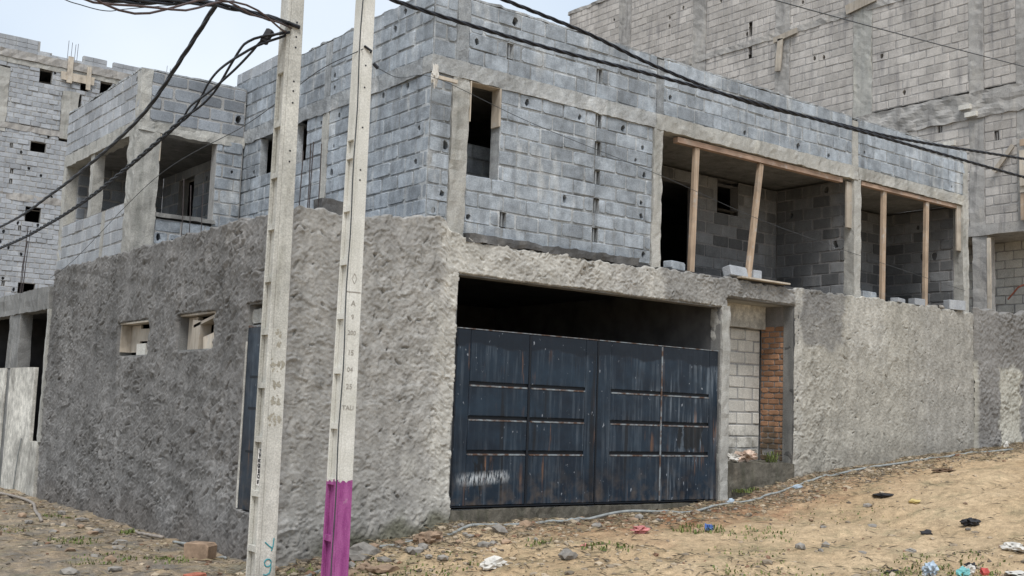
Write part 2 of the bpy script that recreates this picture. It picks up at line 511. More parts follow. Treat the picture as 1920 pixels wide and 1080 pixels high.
def block_wall(parent, name, O, rot, u0, u1, z0, nrows, holes=(), openings=(), slots=(), mat='block', mort='mortar', L=.41, H=.21,
               joint=.019, seed=1, store=None, top_gap=0, back=.2, weight=1., proud=(.002, .011), ragged=0):
    """coursed blockwork in running bond; returns the mortar body (a part); block records go to store"""
    r = random.Random(seed)
    rm = Matrix.Rotation(rot, 4, 'Z'); Om = Matrix.Translation(O)
    T = Om @ rm
    nrm = tuple(rm @ Vector((0, -1, 0)))
    solid = [o_[:4] for o_ in openings if len(o_) > 4]
    ops = [o_[:4] for o_ in openings]
    for (su, sz) in slots:
        k = int((sz-z0)//H)
        ops.append((su-.055, su+.055, z0+k*H+.004, z0+(k+1)*H-.004))
    mo = MB()
    ph = r.uniform(0, 6)
    def wav(u, k): return .007*math.sin(u*1.1+ph+k*.35)+.004*math.sin(u*2.7+k*1.7)
    for k in range(nrows):
        za, zb = z0+k*H, z0+(k+1)*H
        spans = [(u0, u1)]
        for (a, b, c, d) in ops:
            if min(d, zb)-max(c, za) > .35*H:
                ns = []
                for (p, q) in spans:
                    if b <= p or a >= q: ns.append((p, q))
                    else:
                        if a-p > .04: ns.append((p, a))
                        if q-b > .04: ns.append((b, q))
                spans = ns
        for (p, q) in spans:
            e = p; first = True
            grid0 = u0 + (L/2 if k % 2 else 0)
            while e < q-1e-6:
                nx = grid0 + (math.floor((e-grid0)/L+.17)+1)*L + r.uniform(-.02, .02)
                if q-nx < .07: nx = q
                if nx-e < .05: nx = min(q, e+.09)
                x0_, x1_ = e, nx
                e = nx
                if ragged and k >= nrows-2 and math.sin(x0_*2.3+seed)+math.sin(x0_*.9) < (-.2 if k == nrows-1 else -1.2): continue
                c = (x0_+x1_)/2; dz = wav(c, k)
                hl = None
                for (hu, hz, hr0) in holes:
                    hr = round(hr0*1.25, 3)
                    if x0_ <= hu < x1_ and za <= hz < zb:
                        ll, hh = (x1_-x0_)/2-.035-hr, H/2-.03-hr*1.2
                        hl = (round(max(-max(ll, 0), min(max(ll, 0), hu-c)), 2), round(max(-max(hh, 0), min(max(hh, 0), hz-(za+zb)/2)), 2), hr, 1.3)
                lx, hz_ = x1_-x0_-joint*r.uniform(.7, 1.9), H-joint*r.uniform(.5, 1.7)
                m = T @ Matrix.Translation((c+r.uniform(-.004, .004), -(r.uniform(*proud)*(.35 if r.random() < .68 else 1.25)), (za+zb)/2+dz+r.uniform(-.003, .003))) @ Matrix.Rotation(r.gauss(0, .008), 4, 'Y') @ Matrix.Rotation(r.gauss(0, .008), 4, 'Z')
                if store is not None:
                    store.append(dict(m=m, L=round(lx, 2), H=round(hz_, 2), var=r.randrange(8), mat=mat, hole=hl,
                                      s=weight*px_size(m.translation, nrm), wall=name))
                if hl is None:
                    d0, d1 = wav(x0_, k), wav(x1_, k)
                    mo.quad((x0_, .0065, za+d0), (x1_, .0065, za+d1), (x1_, .0065, zb+wav(x1_, k+1)), (x0_, .0065, zb+wav(x0_, k+1)))
                else:
                    e_ = .03
                    mo.quad((x0_, .007, za), (x1_, .007, za), (x1_, .007, za+e_), (x0_, .007, za+e_)); mo.quad((x0_, .007, zb-e_), (x1_, .007, zb-e_), (x1_, .007, zb), (x0_, .007, zb))
                    mo.quad((x0_, .007, za+e_), (x0_+e_, .007, za+e_), (x0_+e_, .007, zb-e_), (x0_, .007, zb-e_)); mo.quad((x1_-e_, .007, za+e_), (x1_, .007, za+e_), (x1_, .007, zb-e_), (x1_-e_, .007, zb-e_))
                if back: mo.quad((x1_, back, za), (x0_, back, za), (x0_, back, zb), (x1_, back, zb))
    for (a, b, c, d) in [o_ for o_ in ops if o_[:4] not in solid]:
        dp = back or .15
        mo.quad((a, .004, c), (a, .004, d), (a, dp, d), (a, dp, c)); mo.quad((b, .004, d), (b, .004, c), (b, dp, c), (b, dp, d))
        mo.quad((a, .004, d), (b, .004, d), (b, dp, d), (a, dp, d)); mo.quad((b, .004, c), (a, .004, c), (a, dp, c), (b, dp, c))
    for (su, sz) in slots:
        k = int((sz-z0)//H)
        mo.box(su-.012, su+.012, .03, .16, z0+k*H+.006, z0+(k+1)*H-.006)
    zt = z0+nrows*H
    if back:
        mo.quad((u0, .004, zt), (u1, .004, zt), (u1, back, zt), (u0, back, zt))
        mo.quad((u0, .004, z0), (u0, .004, zt), (u0, back, zt), (u0, back, z0)); mo.quad((u1, .004, zt), (u1, .004, z0), (u1, back, z0), (u1, back, zt))
    mo.v = [tuple(T @ Vector(v)) for v in mo.v]
    return mo.build(name, mort, parent)

def place_blocks(thing, store, walls, limit=300, name='block'):
    store.sort(key=lambda b: -b['s'])
    for b in store[:limit]:
        o = link(name, block_mesh(b['L'], b['H'], b['var'], b['mat'], b['hole']), walls[b['wall']])
        o.matrix_basis = b['m']
    rest = store[limit:]
    if rest:
        mats = sorted({b['mat'] for b in rest}); mb = MB()
        for b in rest:
            V, Fc = block_geo(b['L'], b['H'], seed=b['var'], hole=b['hole'])
            mb.add([tuple(b['m'] @ Vector(v)) for v in V], Fc, mats.index(b['mat']))
        tag(mb.build('remaining_blockwork', mats, thing), kind='stuff')

# ------------------------------------------------------------------ ground
GX = [-60, -1.83, .56, 2.87, 5.55, 7.54, 10.6, 14.8, 40, 400]
GZ = [-.72, -.72, -.33, -.29, -.12, .27, .57, .91, 2.2, 2.4]
def gz0(x, y):
    x = np.asarray(x, float); y = np.asarray(y, float)
    sh = np.clip(-y-1, 0, 8)*.06
    return np.interp(x-sh, GX, GZ)
def gnoise(x, y):
    P = np.stack([np.ravel(x), np.ravel(y), np.zeros(np.size(x))], 1)
    q = .030*vnoise(P, .8, 1)+.017*vnoise(P, 2.6, 2)+.010*vnoise(P, 7, 3)+.006*vnoise(P, 17, 4)
    return q.reshape(np.shape(x))
def gz(x, y):
    x = np.asarray(x, float); y = np.asarray(y, float)
    z = gz0(x, y)+gnoise(x, y)
    # wheel ruts along the street
    z = z-.035*np.exp(-((y+3.0+.25*np.sin(x*.5))/.22)**2)-.035*np.exp(-((y+4.5+.2*np.sin(x*.5))/.25)**2)
    # heap of spoil along the foot of the front wall
    z = z+.07*np.exp(-((x+.2)/1.6)**2-((y+.55)/.5)**2)
    ins = np.clip((y-.12)/.15, 0, 1)*np.clip((x+1.75)/.15, 0, 1)*np.clip((14.6-x)/.5, 0, 1)*np.clip((10-y)/.3, 0, 1)
    return z*(1-ins)+(-.62)*ins
def make_ground():
    xs = np.r_[-600, -300, -120, -60, -30, -18, -12, -9, np.arange(-7, 16, .055), 17, 19, 22, 28, 40, 80, 200, 600]
    ys = np.r_[-400, -120, -50, -25, -16, -12, -10, np.arange(-8.5, .6, .055), np.arange(.65, 14, .11), 15, 17, 20, 25, 32, 45, 80, 200, 700]
    X, Y = np.meshgrid(xs, ys)
    Z = gz(X, Y)
    V = np.stack([X, Y, Z], -1).reshape(-1, 3)
    nx, ny = len(xs), len(ys)
    i, j = np.meshgrid(np.arange(nx-1), np.arange(ny-1))
    a = (j*nx+i).ravel()
    Fc = np.stack([a, a+1, a+nx+1, a+nx], 1)
    me = bpy.data.meshes.new('ground')
    me.from_pydata(V.tolist(), [], Fc.tolist())
    me.polygons.foreach_set('use_smooth', [True]*len(me.polygons))
    me.materials.append(M_['ground'])
    o = link('ground', me)
    tag(o, 'sloping bare sandy earth street in front of the house', kind='structure')
make_ground()

# ------------------------------------------------------------------ the house
XL, LF = -1.83, 9.81
house = empty('unfinished_house', (XL, 0, -.7), 'unfinished two storey grey block house with rough rendered ground floor and navy gates', 'house')

# ---- rendered skin of the ground floor, wrapped round the corner, real relief
def smoothstep(a, b, x):
    t = np.clip((x-a)/(b-a), 0, 1); return t*t*(3-2*t)
def daubs(H, cell, n, s0, box, la, lb, ang, h, r, sharp=3.6, pit=False):
    """throws of mortar: overlapping lens-shaped flakes with one steep edge"""
    nz, ns = H.shape
    for _ in range(n):
        cs, cz = r.uniform(box[0], box[1]), r.uniform(box[2], box[3])
        u_ = r.uniform()**1.8; a, b = la[0]+(la[1]-la[0])*u_, lb[0]+(lb[1]-lb[0])*min(1, max(0, u_+r.normal(0, .15))); t = r.normal(ang[0], ang[1]); hh = r.uniform(.45, 1)*h
        R = a/cell
        i0, i1 = max(0, int((cs-s0)/cell-R)), min(ns, int((cs-s0)/cell+R)+2)
        k0, k1 = max(0, int((cz-box[2])/cell-R)), min(nz, int((cz-box[2])/cell+R)+2)
        if i1 <= i0 or k1 <= k0: continue
        S = (np.arange(i0, i1)*cell+s0-cs)[None, :]; Z = (np.arange(k0, k1)*cell+box[2]-cz)[:, None]
        p = (S*math.cos(t)+Z*math.sin(t))/a; q = (-S*math.sin(t)+Z*math.cos(t))/b
        q = q+.35*p*p*np.sign(math.sin(cs*37))
        d = 1-p*p-q*q
        f = np.where(d > 0, np.minimum(1, d*sharp)*(.55+.45*q), 0)*hh
        sub = H[k0:k1, i0:i1]
        if pit:
            sub -= np.where(d > 0, np.minimum(1, d*4), 0)*hh
            continue
        np.maximum(sub, f+.25*sub*(f > 0), out=sub)

def skin(name, parent, s_lo, s_hi, z_lo, topf, cell, mapf, cuts, styles, tonef, seed, ampf=lambda S: 1.0):
    r = np.random.default_rng(seed)
    ns = int(round((s_hi-s_lo)/cell))+1; nz = int(round((3.75-z_lo)/cell))+1
    Hm = np.zeros((nz, ns))
    for st in styles:
        daubs(Hm, cell, st['n'], s_lo, (st['s'][0], st['s'][1], z_lo, 3.75), st['la'], st['lb'], st['ang'], st['h'], r, st.get('sharp', 3.6), st.get('pit', False))
    S, Zg = np.meshgrid(s_lo+np.arange(ns)*cell, np.linspace(0, 1, nz))
    top = topf(S[0])
    Zz = z_lo+Zg*(top[None, :]-z_lo)
    P3 = np.stack([S.ravel(), Zz.ravel(), np.zeros(S.size)], 1)
    Hm = Hm+(.006*vnoise(P3, 1.1, seed)+.004*vnoise(P3, 6, seed+1)).reshape(S.shape)
    gr = r.normal(size=S.shape)
    gr = (gr+np.roll(gr, 1, 0)+np.roll(gr, 1, 1)+np.roll(np.roll(gr, 1, 0), 1, 1))/2
    rg = np.abs(vnoise(P3, 15, seed+7)).reshape(S.shape); rg2 = np.abs(vnoise(P3, 31, seed+8)).reshape(S.shape)
    amp = ampf(S)
    Hm = Hm*np.clip(.72+.38*vnoise(P3, 3.3, seed+9)+.3*vnoise(P3, .9, seed+10), .15, 1.5).reshape(S.shape)+amp*(.009*np.minimum(rg, 1)+.007*np.minimum(rg2, 1)+.0032*gr)
    dead = np.zeros_like(S, bool)
    for (a, b, c, d) in cuts:
        wob = .010*np.sin(Zz*4.3+S*3.1)+.005*np.sin(Zz*11+S*9)
        dead |= (S > a+wob) & (S < b+wob) & (Zz > c+wob) & (Zz < d+wob*.7)
    live = ~dead
    # fold the skin back into the wall round each opening and along the top
    nb = np.zeros_like(dead)
    nb[1:] |= dead[:-1]; nb[:-1] |= dead[1:]; nb[:, 1:] |= dead[:, :-1]; nb[:, :-1] |= dead[:, 1:]
    edge = nb & live
    Hm[edge] = -.05
    Hm[-1] = -.10
    X, Y, Zv = mapf(S, Hm, Zz)
    tone = tonef(S, Zz, Hm)
    V = np.stack([X, Y, Zv], -1).reshape(-1, 3)
    i, j = np.meshgrid(np.arange(ns-1), np.arange(nz-1))
    a = (j*ns+i).ravel()
    lv = live.ravel()
    keep = lv[a] & lv[a+1] & lv[a+ns] & lv[a+ns+1]
    a = a[keep]
    Fc = np.stack([a, a+1, a+ns+1, a+ns], 1)
    used = np.zeros(len(V), bool); used[Fc.ravel()] = True
    remap = np.cumsum(used)-1
    V = V[used]; Fc = remap[Fc]
    me = bpy.data.meshes.new(name)
    me.vertices.add(len(V)); me.vertices.foreach_set('co', V.ravel())
    me.loops.add(len(Fc)*4); me.loops.foreach_set('vertex_index', Fc.ravel().astype(np.int32))
    me.polygons.add(len(Fc)); me.polygons.foreach_set('loop_start', np.arange(len(Fc), dtype=np.int32)*4)
    me.polygons.foreach_set('use_smooth', np.ones(len(Fc), bool))
    me.update(calc_edges=True); me.validate()
    at = me.attributes.new('tone', 'FLOAT_COLOR', 'POINT')
    tc_ = np.concatenate([tone.reshape(-1, 3)[used], np.ones((len(V), 1))], 1)
    at.data.foreach_set('color', tc_.ravel().astype(np.float32))
    me.materials.append(M_['plaster'])
    return link(name, me, parent)

CR = .07   # radius of the rendered corner
def map_house(S, Hm, Z):
    off = .012+Hm
    left = S < -CR; front = S > CR
    th = np.clip((S+CR)/(2*CR), 0, 1)*math.pi/2
    cx, cy = XL+CR, CR
    X = np.where(left, XL-off, np.where(front, XL+S, cx-np.cos(th)*(CR+off)))
    Y = np.where(left, -S, np.where(front, -off, cy-np.sin(th)*(CR+off)))
    return X, Y, Z
FX = lambda x: x-XL           # world x on the front -> skin coordinate
def top_house(s):
    x = s+XL
    t = np.interp(x, [-20, -1.9, -1.2, -.4, 0, .28, .36, .62, .7, 2, 4.1, 4.3, 6, 7.2, 9, 12.8, 18],
                  [3.47, 3.47, 3.46, 3.55, 3.62, 3.60, 3.43, 3.42, 3.38, 3.36, 3.36, 3.40, 3.38, 3.38, 3.41, 3.43, 3.5])
    return t+.022*np.sin(s*5.1)*np.sin(s*1.7+1)+.014*np.sin(s*17+2*np.sin(s*3))+.008*np.sin(s*41)
def nz2(S, Z, sc, seed):
    P = np.stack([S.ravel()*sc, Z.ravel()*sc, np.zeros(S.size)], 1)
    return vnoise(P, 1, seed).reshape(S.shape)
def tone_house(S, Z, Hm):
    x = S+XL
    n1, n2 = nz2(S, Z, .9, 31), nz2(S, Z, 2.7, 32)
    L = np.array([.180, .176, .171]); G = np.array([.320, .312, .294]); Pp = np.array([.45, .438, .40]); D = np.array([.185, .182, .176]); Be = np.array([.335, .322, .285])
    c = np.ones(S.shape+(3,))*L
    c = c*(1+.16*n1[..., None])
    wb = .12*n2
    def lay(col_, m):
        nonlocal c
        c = c*(1-m[..., None])+col_*m[..., None]
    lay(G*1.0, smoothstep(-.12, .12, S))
    # pale, older render round the gate
    lay(Pp, smoothstep(-.2, .65, x+wb*2)*smoothstep(5.9, 5.3, x+wb)*(.45+.3*n1))
    lay(Pp*1.08, smoothstep(.12, .40, x+wb)*smoothstep(.75, .6, x)*smoothstep(-.4, .3, Z)*.75)
    lay(D*1.35, smoothstep(-1.5, -.9, x+wb)*smoothstep(.1, -.4, x+wb)*smoothstep(2.9, 3.3, Z+wb)*.6)
    # right section
    lay(Be, smoothstep(7.3, 7.36, x))
    lay(D, smoothstep(3.98, 4.4, x+wb)*smoothstep(8.6, 8.2, x+wb)*smoothstep(2.86, 3.0, Z+.3*wb)*.72)
    lay(D, smoothstep(7.3, 7.36, x)*smoothstep(8.75, 8.6, x+wb*.7)*smoothstep(2.35, 2.55, Z+wb*.8)*.8)
    lay(Pp*.92, smoothstep(8.7, 8.85, x+wb)*smoothstep(10.1, 9.7, x+wb)*smoothstep(2.0, 2.6, Z+wb*1.6)*.7)
    lay(Pp*.9, smoothstep(7.3, 7.34, x)*smoothstep(7.6, 7.5, x+wb*.5)*.6)
    lay(Pp*.95, smoothstep(11.2, 11.24, x+wb*.25)*smoothstep(11.34, 11.3, x+wb*.25)*.55)
    lay(G*.85, smoothstep(10.2, 11.4, x+wb)*.5)
    # damp mossy foot of the front wall
    base = np.interp(x, GX, GZ)
    lay(np.array([.10, .105, .065]), smoothstep(.30, .08, Z-base+.09*n2)*smoothstep(-1.5, -1.2, x)*smoothstep(6, 5.6, x)*.8)
    lay(np.array([.19, .17, .14]), smoothstep(.45, .05, Z-base+.1*n1)*.35)
    lay(np.array([.14, .13, .125]), smoothstep(.7, .1, Z+.72+.15*n1)*smoothstep(.1, -.1, S)*.55)
    # mottled drying of the cement
    c *= (1+.12*nz2(S, Z, 7, 33)+.05*nz2(S, Z, 19, 34))[..., None]
    return np.clip(c, .02, .8)

GATE = (.53, 5.55, -.09, 2.90)
NICHE = (5.75, 7.33, .49, 3.08)
WIN1 = (4.58, 5.90, 1.80, 2.31)
WIN2 = (2.16, 3.40, 1.84, 2.32)
DOOR = (.30, 1.13, -.14, 2.36)
cuts = [(FX(GATE[0]), FX(GATE[1]), GATE[2], GATE[3]), (FX(GATE[0]+.02), FX(GATE[1]), -2, -.085), (FX(5.56), FX(5.72), -2, 2.90), (FX(NICHE[0]-.05), FX(NICHE[1]), -2, NICHE[3])]
for (a, b, c, d) in (WIN1, WIN2, DOOR): cuts.append((-b, -a, c, d))
styles = [
    dict(n=5600, s=(-LF, .1), la=(.05, .22), lb=(.02, .08), ang=(.8, .4), h=.044, sharp=6),
    dict(n=5200, s=(-LF, .1), la=(.025, .09), lb=(.012, .035), ang=(.9, .6), h=.042, sharp=5),
    dict(n=3300, s=(-.1, 9.3), la=(.04, .20), lb=(.02, .09), ang=(.2, 1.4), h=.028, sharp=9),
    dict(n=9500, s=(-.1, 9.3), la=(.016, .06), lb=(.010, .026), ang=(.5, 1.4), h=.030, sharp=6),
    dict(n=600, s=(-.1, 9.3), la=(.016, .07), lb=(.009, .016), ang=(.4, 1.4), h=.045, pit=True),
    dict(n=700, s=(-LF, .1), la=(.03, .12), lb=(.012, .020), ang=(1.0, .5), h=.045, pit=True),
    dict(n=1300, s=(9.1, 14.8), la=(.06, .26), lb=(.03, .10), ang=(.1, 1.4), h=.011, sharp=7),
    dict(n=2400, s=(9.1, 14.8), la=(.016, .05), lb=(.010, .022), ang=(.5, 1.4), h=.017, sharp=6),
    dict(n=1600, s=(9.1, 10.6), la=(.03, .12), lb=(.015, .045), ang=(.8, .8), h=.026, sharp=6),
    dict(n=420, s=(9.1, 14.8), la=(.016, .08), lb=(.009, .014), ang=(.4, 1.4), h=.030, pit=True)]
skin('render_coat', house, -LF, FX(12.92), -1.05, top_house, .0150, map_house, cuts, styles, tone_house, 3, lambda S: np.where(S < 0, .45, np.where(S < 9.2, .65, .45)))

# ---- masonry behind the skin (gives each opening its reveal)
mb = MB()
def wall_y(x0, x1, ya, yb, z0, z1, ops, swap=False):
    """solid wall piece split round its openings; ops = (a0, a1, c0, c1)"""
    xs = sorted({x0, x1, *[o[0] for o in ops], *[o[1] for o in ops]})
    for a, b in zip(xs, xs[1:]):
        zs = [(z0, z1)]
        for (p, q, c, d) in ops:
            if p < (a+b)/2 < q:
                nz = []
                for (e, f) in zs:
                    if c > e: nz.append((e, min(c, f)))
                    if d < f: nz.append((max(d, e), f))
                zs = nz
        for (e, f) in zs:
            if swap: mb.box(ya, yb, a, b, e, f)
            else: mb.box(a, b, ya, yb, e, f)
wall_y(XL+.2, 12.75, .004, .2, -1, 3.2, [(GATE[0], GATE[1], -1, GATE[3]), (5.56, NICHE[1], -1, NICHE[3])])
wall_y(.02, LF, XL+.004, XL+.2, -1, 3.2, [WIN1, WIN2, (DOOR[0], DOOR[1], -1, DOOR[3])], swap=True)
mb.build('ground_storey_masonry', 'conc_d', house)
mb = MB()
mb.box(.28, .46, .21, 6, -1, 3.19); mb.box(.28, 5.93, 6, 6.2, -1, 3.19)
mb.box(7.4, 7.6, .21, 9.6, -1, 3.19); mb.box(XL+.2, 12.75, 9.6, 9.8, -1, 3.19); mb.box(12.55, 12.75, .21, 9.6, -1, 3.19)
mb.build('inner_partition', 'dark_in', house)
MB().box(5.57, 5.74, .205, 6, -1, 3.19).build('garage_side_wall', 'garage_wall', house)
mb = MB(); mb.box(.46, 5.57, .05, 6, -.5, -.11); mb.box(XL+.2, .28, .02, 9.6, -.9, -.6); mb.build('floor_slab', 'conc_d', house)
rough_box('terrace_slab', XL+.02, 12.74, .03, 9.79, 3.2, 3.40, 'dark_in', house, .004, .3)  # shade colour on the slab deepens the gap above the gate
# concrete jamb right of the gate, threshold under the gate
rough_box('gate_jamb', 5.555, 5.742, -.03, .2, -.5, 2.93, 'conc', house, .010, .07, 4)
rough_box('gate_threshold', .50, 5.54, -.015, .30, -.55, -.115, 'mossy', house, .012, .08, 9)

# ---- ground-floor niche: pale block back wall, orange brick side wall, concrete step
store = []; walls = {}
walls['niche_back_wall'] = block_wall(house, 'niche_back_wall', (0, .70, 0), 0, 5.76, 7.33, .49, 11, mat='block_niche', mort='mortar_pale', L=.40, H=.20, seed=5, store=store, weight=50, back=.1)
rough_box('niche_lintel', 5.75, 7.33, .58, .80, 2.70, 3.12, 'tan_wall', house, .006, .09, 3)
mb = MB(); mb.box(5.75, 7.40, .2, .9, 3.085, 3.195); mb.build('niche_ceiling', 'conc', house)
rough_box('niche_step', 5.745, 7.34, -.035, .75, -.2, .485, 'mossy', house, .012, .07, 6)
rough_box('niche_jamb', 7.335, 7.46, -.01, .17, .3, 3.1, 'bitumen', house, .008, .08, 8)
bw = MB(); bw.box(7.352, 7.40, .17, .70, .49, 3.1); bw = bw.build('brick_wall', 'mortar_far', house)
H_ = .094; L_ = .225
for k in range(24):
    e = .175 + (0 if k % 2 else -.11)
    while e < .69:
        a, b = max(e, .175), min(e+L_, .69)
        if b-a > .05 and random.random() > .04:
            me = block_mesh(round(b-a-.012, 2), H_-.012, k % 4, 'brick')
            o = link('brick', me, bw)
            o.matrix_basis = Matrix.Translation((7.343-random.uniform(-.002, .010), (a+b)/2, .50+(k+.5)*H_)) @ Matrix.Rotation(-math.pi/2, 4, 'Z')
        e += L_+.002

# ---- upper storey, street front
OFY = .035
slots_f = [(1.26, 6.07), (2.90, 6.05), (2.91, 5.36), (2.91, 4.92), (2.91, 4.50), (2.91, 4.08), (2.90, 3.66), (1.24, 3.69)]
holes_f = [(1.32, 6.46, .04), (.69, 6.07, .03), (1.58, 5.40, .035), (2.54, 5.35, .03), (3.46, 5.36, .035), (3.81, 5.15, .03), (3.66, 4.9, .022),
           (3.85, 4.69, .03), (3.80, 4.26, .026), (3.86, 4.04, .03), (3.87, 3.57, .03), (2.29, 4.22, .035), (.67, 3.65, .03), (4.34, 6.0, .032),
           (.18, 3.64, .03), (.24, 3.93, .03), (.23, 4.58, .045), (6.1, 5.8, .03), (7.4, 5.8, .04), (8.3, 5.79, .03), (9.35, 6.0, .025), (12.2, 5.85, .02)]
zB = 5.51
ops_f = [(.33, .60, 3.3, zB, 0), (.60, 1.13, 4.19, zB), (4.02, 4.20, 3.3, zB, 0), (4.20, 9.02, 3.3, zB, 0), (9.02, 9.22, 3.3, zB, 0), (9.22, 12.75, 3.3, zB, 0)]
walls['front_block_wall'] = block_wall(house, 'front_block_wall', (0, OFY, 0), 0, 0.0, 12.75, 3.41, 10, holes_f, ops_f, slots=[s for s in slots_f if s[1] < zB], store=store, seed=11)
walls['front_parapet'] = block_wall(house, 'front_parapet', (0, OFY, 0), 0, 0.0, 12.75, 5.735, 4, [h for h in holes_f if h[1] > 5.7],
    [(.37, .57, 5.7, 6.7, 0), (4.07, 4.22, 5.7, 6.7, 0), (8.98, 9.14, 5.7, 6.7, 0), (12.60, 12.75, 5.7, 6.1, 0)], slots=[s for s in slots_f if s[1] > 5.7], store=store, seed=12, H=.2225)
rough_box('column', .335, .60, .018, .25, 3.30, 5.52, 'conc', house, .012, .07, 21)
rough_box('column', 4.02, 4.20, .008, .22, 3.38, 5.53, 'conc', house, .010, .07, 22)
rough_box('column', 9.01, 9.215, .012, .22, 3.38, 5.52, 'conc', house, .007, .07, 23)
rough_box('column', 12.55, 12.75, .010, .22, 3.38, 5.55, 'conc', house, .008, .07, 24)
rough_box('ring_beam', -.015, 4.10, .012, .235, 5.51, 5.735, 'beam', house, .008, .05, 25)
rough_box('lintel_beam', 4.06, 9.12, .002, .235, 5.50, 5.735, 'conc', house, .010, .07, 26)
rough_box('lintel_beam', 9.125, 12.76, .012, .235, 5.53, 5.735, 'conc', house, .010, .07, 27)
rough_box('parapet_column', .37, .57, .026, .235, 5.73, 6.60, 'mortar', house, .008, .07, 28)
rough_box('parapet_column', 4.07, 4.22, .028, .235, 5.73, 6.60, 'mortar', house, .006, .07, 29)
rough_box('parapet_column', 8.98, 9.14, .026, .235, 5.73, 6.58, 'conc', house, .006, .07, 30)
rough_box('parapet_column', 12.60, 12.76, .026, .235, 5.73, 6.62, 'conc', house, .006, .07, 31)
rough_box('coping', .02, 12.74, .05, .23, 6.622, 6.655, 'mortar', house, .016, .07, 32)
rough_box('slab_edge', .62, 3.72, -.028, .1, 3.355, 3.465, 'bitumen', house, .016, .06, 33)
# window formwork of the narrow window
wf = MB(); wf.box(.602, .616, .0, .20, 4.95, 5.50); wf.build('formwork_board', 'wood_p', house)
wf = MB(); wf.box(1.098, 1.128, .02, .20, 4.98, 5.505); wf.build('formwork_board', 'wood_g', house)
wf = MB(); wf.box(.617, 1.097, .03, .20, 5.496, 5.506); wf.build('formwork_board', 'wood_g', house)

# ---- upper storey, side face (u = -y)
holes_l = [(-1.19, 5.46, .032), (-.59, 5.43, .032), (-.98, 6.31, .04), (-.74, 6.5, .03), (-2.39, 5.38, .03), (-2.66, 6.05, .028), (-2.64, 5.86, .028),
           (-2.15, 4.93, .04), (-2.57, 4.94, .022), (-2.99, 5.35, .022), (-2.60, 4.51, .04), (-3.30, 4.89, .03), (-5.29, 4.91, .03), (-.3, 4.36, .03), (-.25, 4.8, .03)]
ops_l = [(-5.12, -4.66, 4.82, zB), (-3.84, -3.46, 4.84, zB), (-2.95, -2.76, 3.3, zB, 0)]
walls['side_block_wall'] = block_wall(house, 'side_block_wall', (0, OFY, 0), -math.pi/2, -5.86, 0, 3.41, 10, holes_l, ops_l, store=store, seed=13, back=.13)
walls['side_parapet'] = block_wall(house, 'side_parapet', (0, OFY, 0), -math.pi/2, -9.7, 0, 5.735, 4, [h for h in holes_l if h[1] > 5.7], [(-2.95, -2.78, 5.7, 6.7, 0)], store=store, seed=14, H=.2225)
rough_box('side_ring_beam', -.022, .2, .24, 5.85, 5.505, 5.733, 'mortar', house, .012, .07, 41)
rough_box('side_column', -.010, .2, 2.80, 2.985, 3.40, 5.51, 'conc', house, .008, .07, 42)
rough_box('parapet_column', -.008, .2, 2.815, 2.985, 5.73, 6.60, 'mortar', house, .006, .07, 43)
rough_box('side_coping', .02, .2, .06, 9.7, 6.622, 6.65, 'mortar', house, .016, .07, 44)
rough_box('roof_slab', .2, 12.6, .22, 9.7, 5.56, 5.72, 'conc_d', house, .003, .5)
# rooms behind
mb = MB()
mb.box(4.22, 4.40, .24, 1.74, 3.41, 5.55); mb.box(.23, .42, 5.9, 6.1, 3.41, 5.55); mb.box(.22, 12.5, 6.0, 6.2, 3.41, 5.555); mb.box(12.56, 12.74, .24, 9.6, 3.41, 5.55)
mb.box(.22, 12.5, 9.5, 9.7, 3.41, 6.6)
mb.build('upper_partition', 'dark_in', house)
walls['room_wall'] = block_wall(house, 'room_wall', (0, .80, 0), 0, .4, 3.6, 3.41, 7, [], [], seed=26, mat='block', mort='mortar', store=store, weight=.4)
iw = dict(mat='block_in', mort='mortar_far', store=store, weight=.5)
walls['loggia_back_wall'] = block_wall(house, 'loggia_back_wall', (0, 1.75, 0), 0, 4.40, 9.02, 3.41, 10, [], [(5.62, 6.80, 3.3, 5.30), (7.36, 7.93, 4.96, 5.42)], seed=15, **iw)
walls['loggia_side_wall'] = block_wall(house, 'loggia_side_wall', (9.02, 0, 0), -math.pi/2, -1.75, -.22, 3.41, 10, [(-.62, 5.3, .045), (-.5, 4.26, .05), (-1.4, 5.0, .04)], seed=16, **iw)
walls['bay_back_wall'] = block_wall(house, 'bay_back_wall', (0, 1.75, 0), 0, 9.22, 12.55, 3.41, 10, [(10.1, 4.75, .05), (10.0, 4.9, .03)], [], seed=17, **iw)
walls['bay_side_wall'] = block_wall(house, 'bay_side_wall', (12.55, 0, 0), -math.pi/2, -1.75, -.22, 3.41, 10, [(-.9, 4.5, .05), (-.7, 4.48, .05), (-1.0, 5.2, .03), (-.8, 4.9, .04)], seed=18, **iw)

# ---- balcony block over the side wall, y 5.79 .. 9.8
YB = 5.79
walls['balcony_front_wall'] = block_wall(house, 'balcony_front_wall', (0, YB, 0), 0, XL+.01, -.03, 3.41, 10, [(-1.40, 3.76, .035), (-1.2, 3.70, .03), (-.26, 4.93, .035), (-.2, 5.0, .02)],
    [(XL, -1.46, 3.3, 5.51, 0), (-1.46, -.50, 4.10, 5.44)], seed=19, mat='block', mort='mortar_pale', store=store)
walls['balcony_front_parapet'] = block_wall(house, 'balcony_front_parapet', (0, YB, 0), 0, XL+.16, -.03, 5.62, 4, [(-.16, 5.86, .04)], [], seed=20, mat='block_dark', mort='mortar_pale', store=store, H=.205, joint=.024)
walls['balcony_side_wall'] = block_wall(house, 'balcony_side_wall', (XL, 0, 0), -math.pi/2, -9.8, -YB-.36, 3.44, 4, [], [(-7.30, -7.16, 3.3, 4.3, 0)], seed=21, mat='block_cool', mort='mortar_pale', store=store)
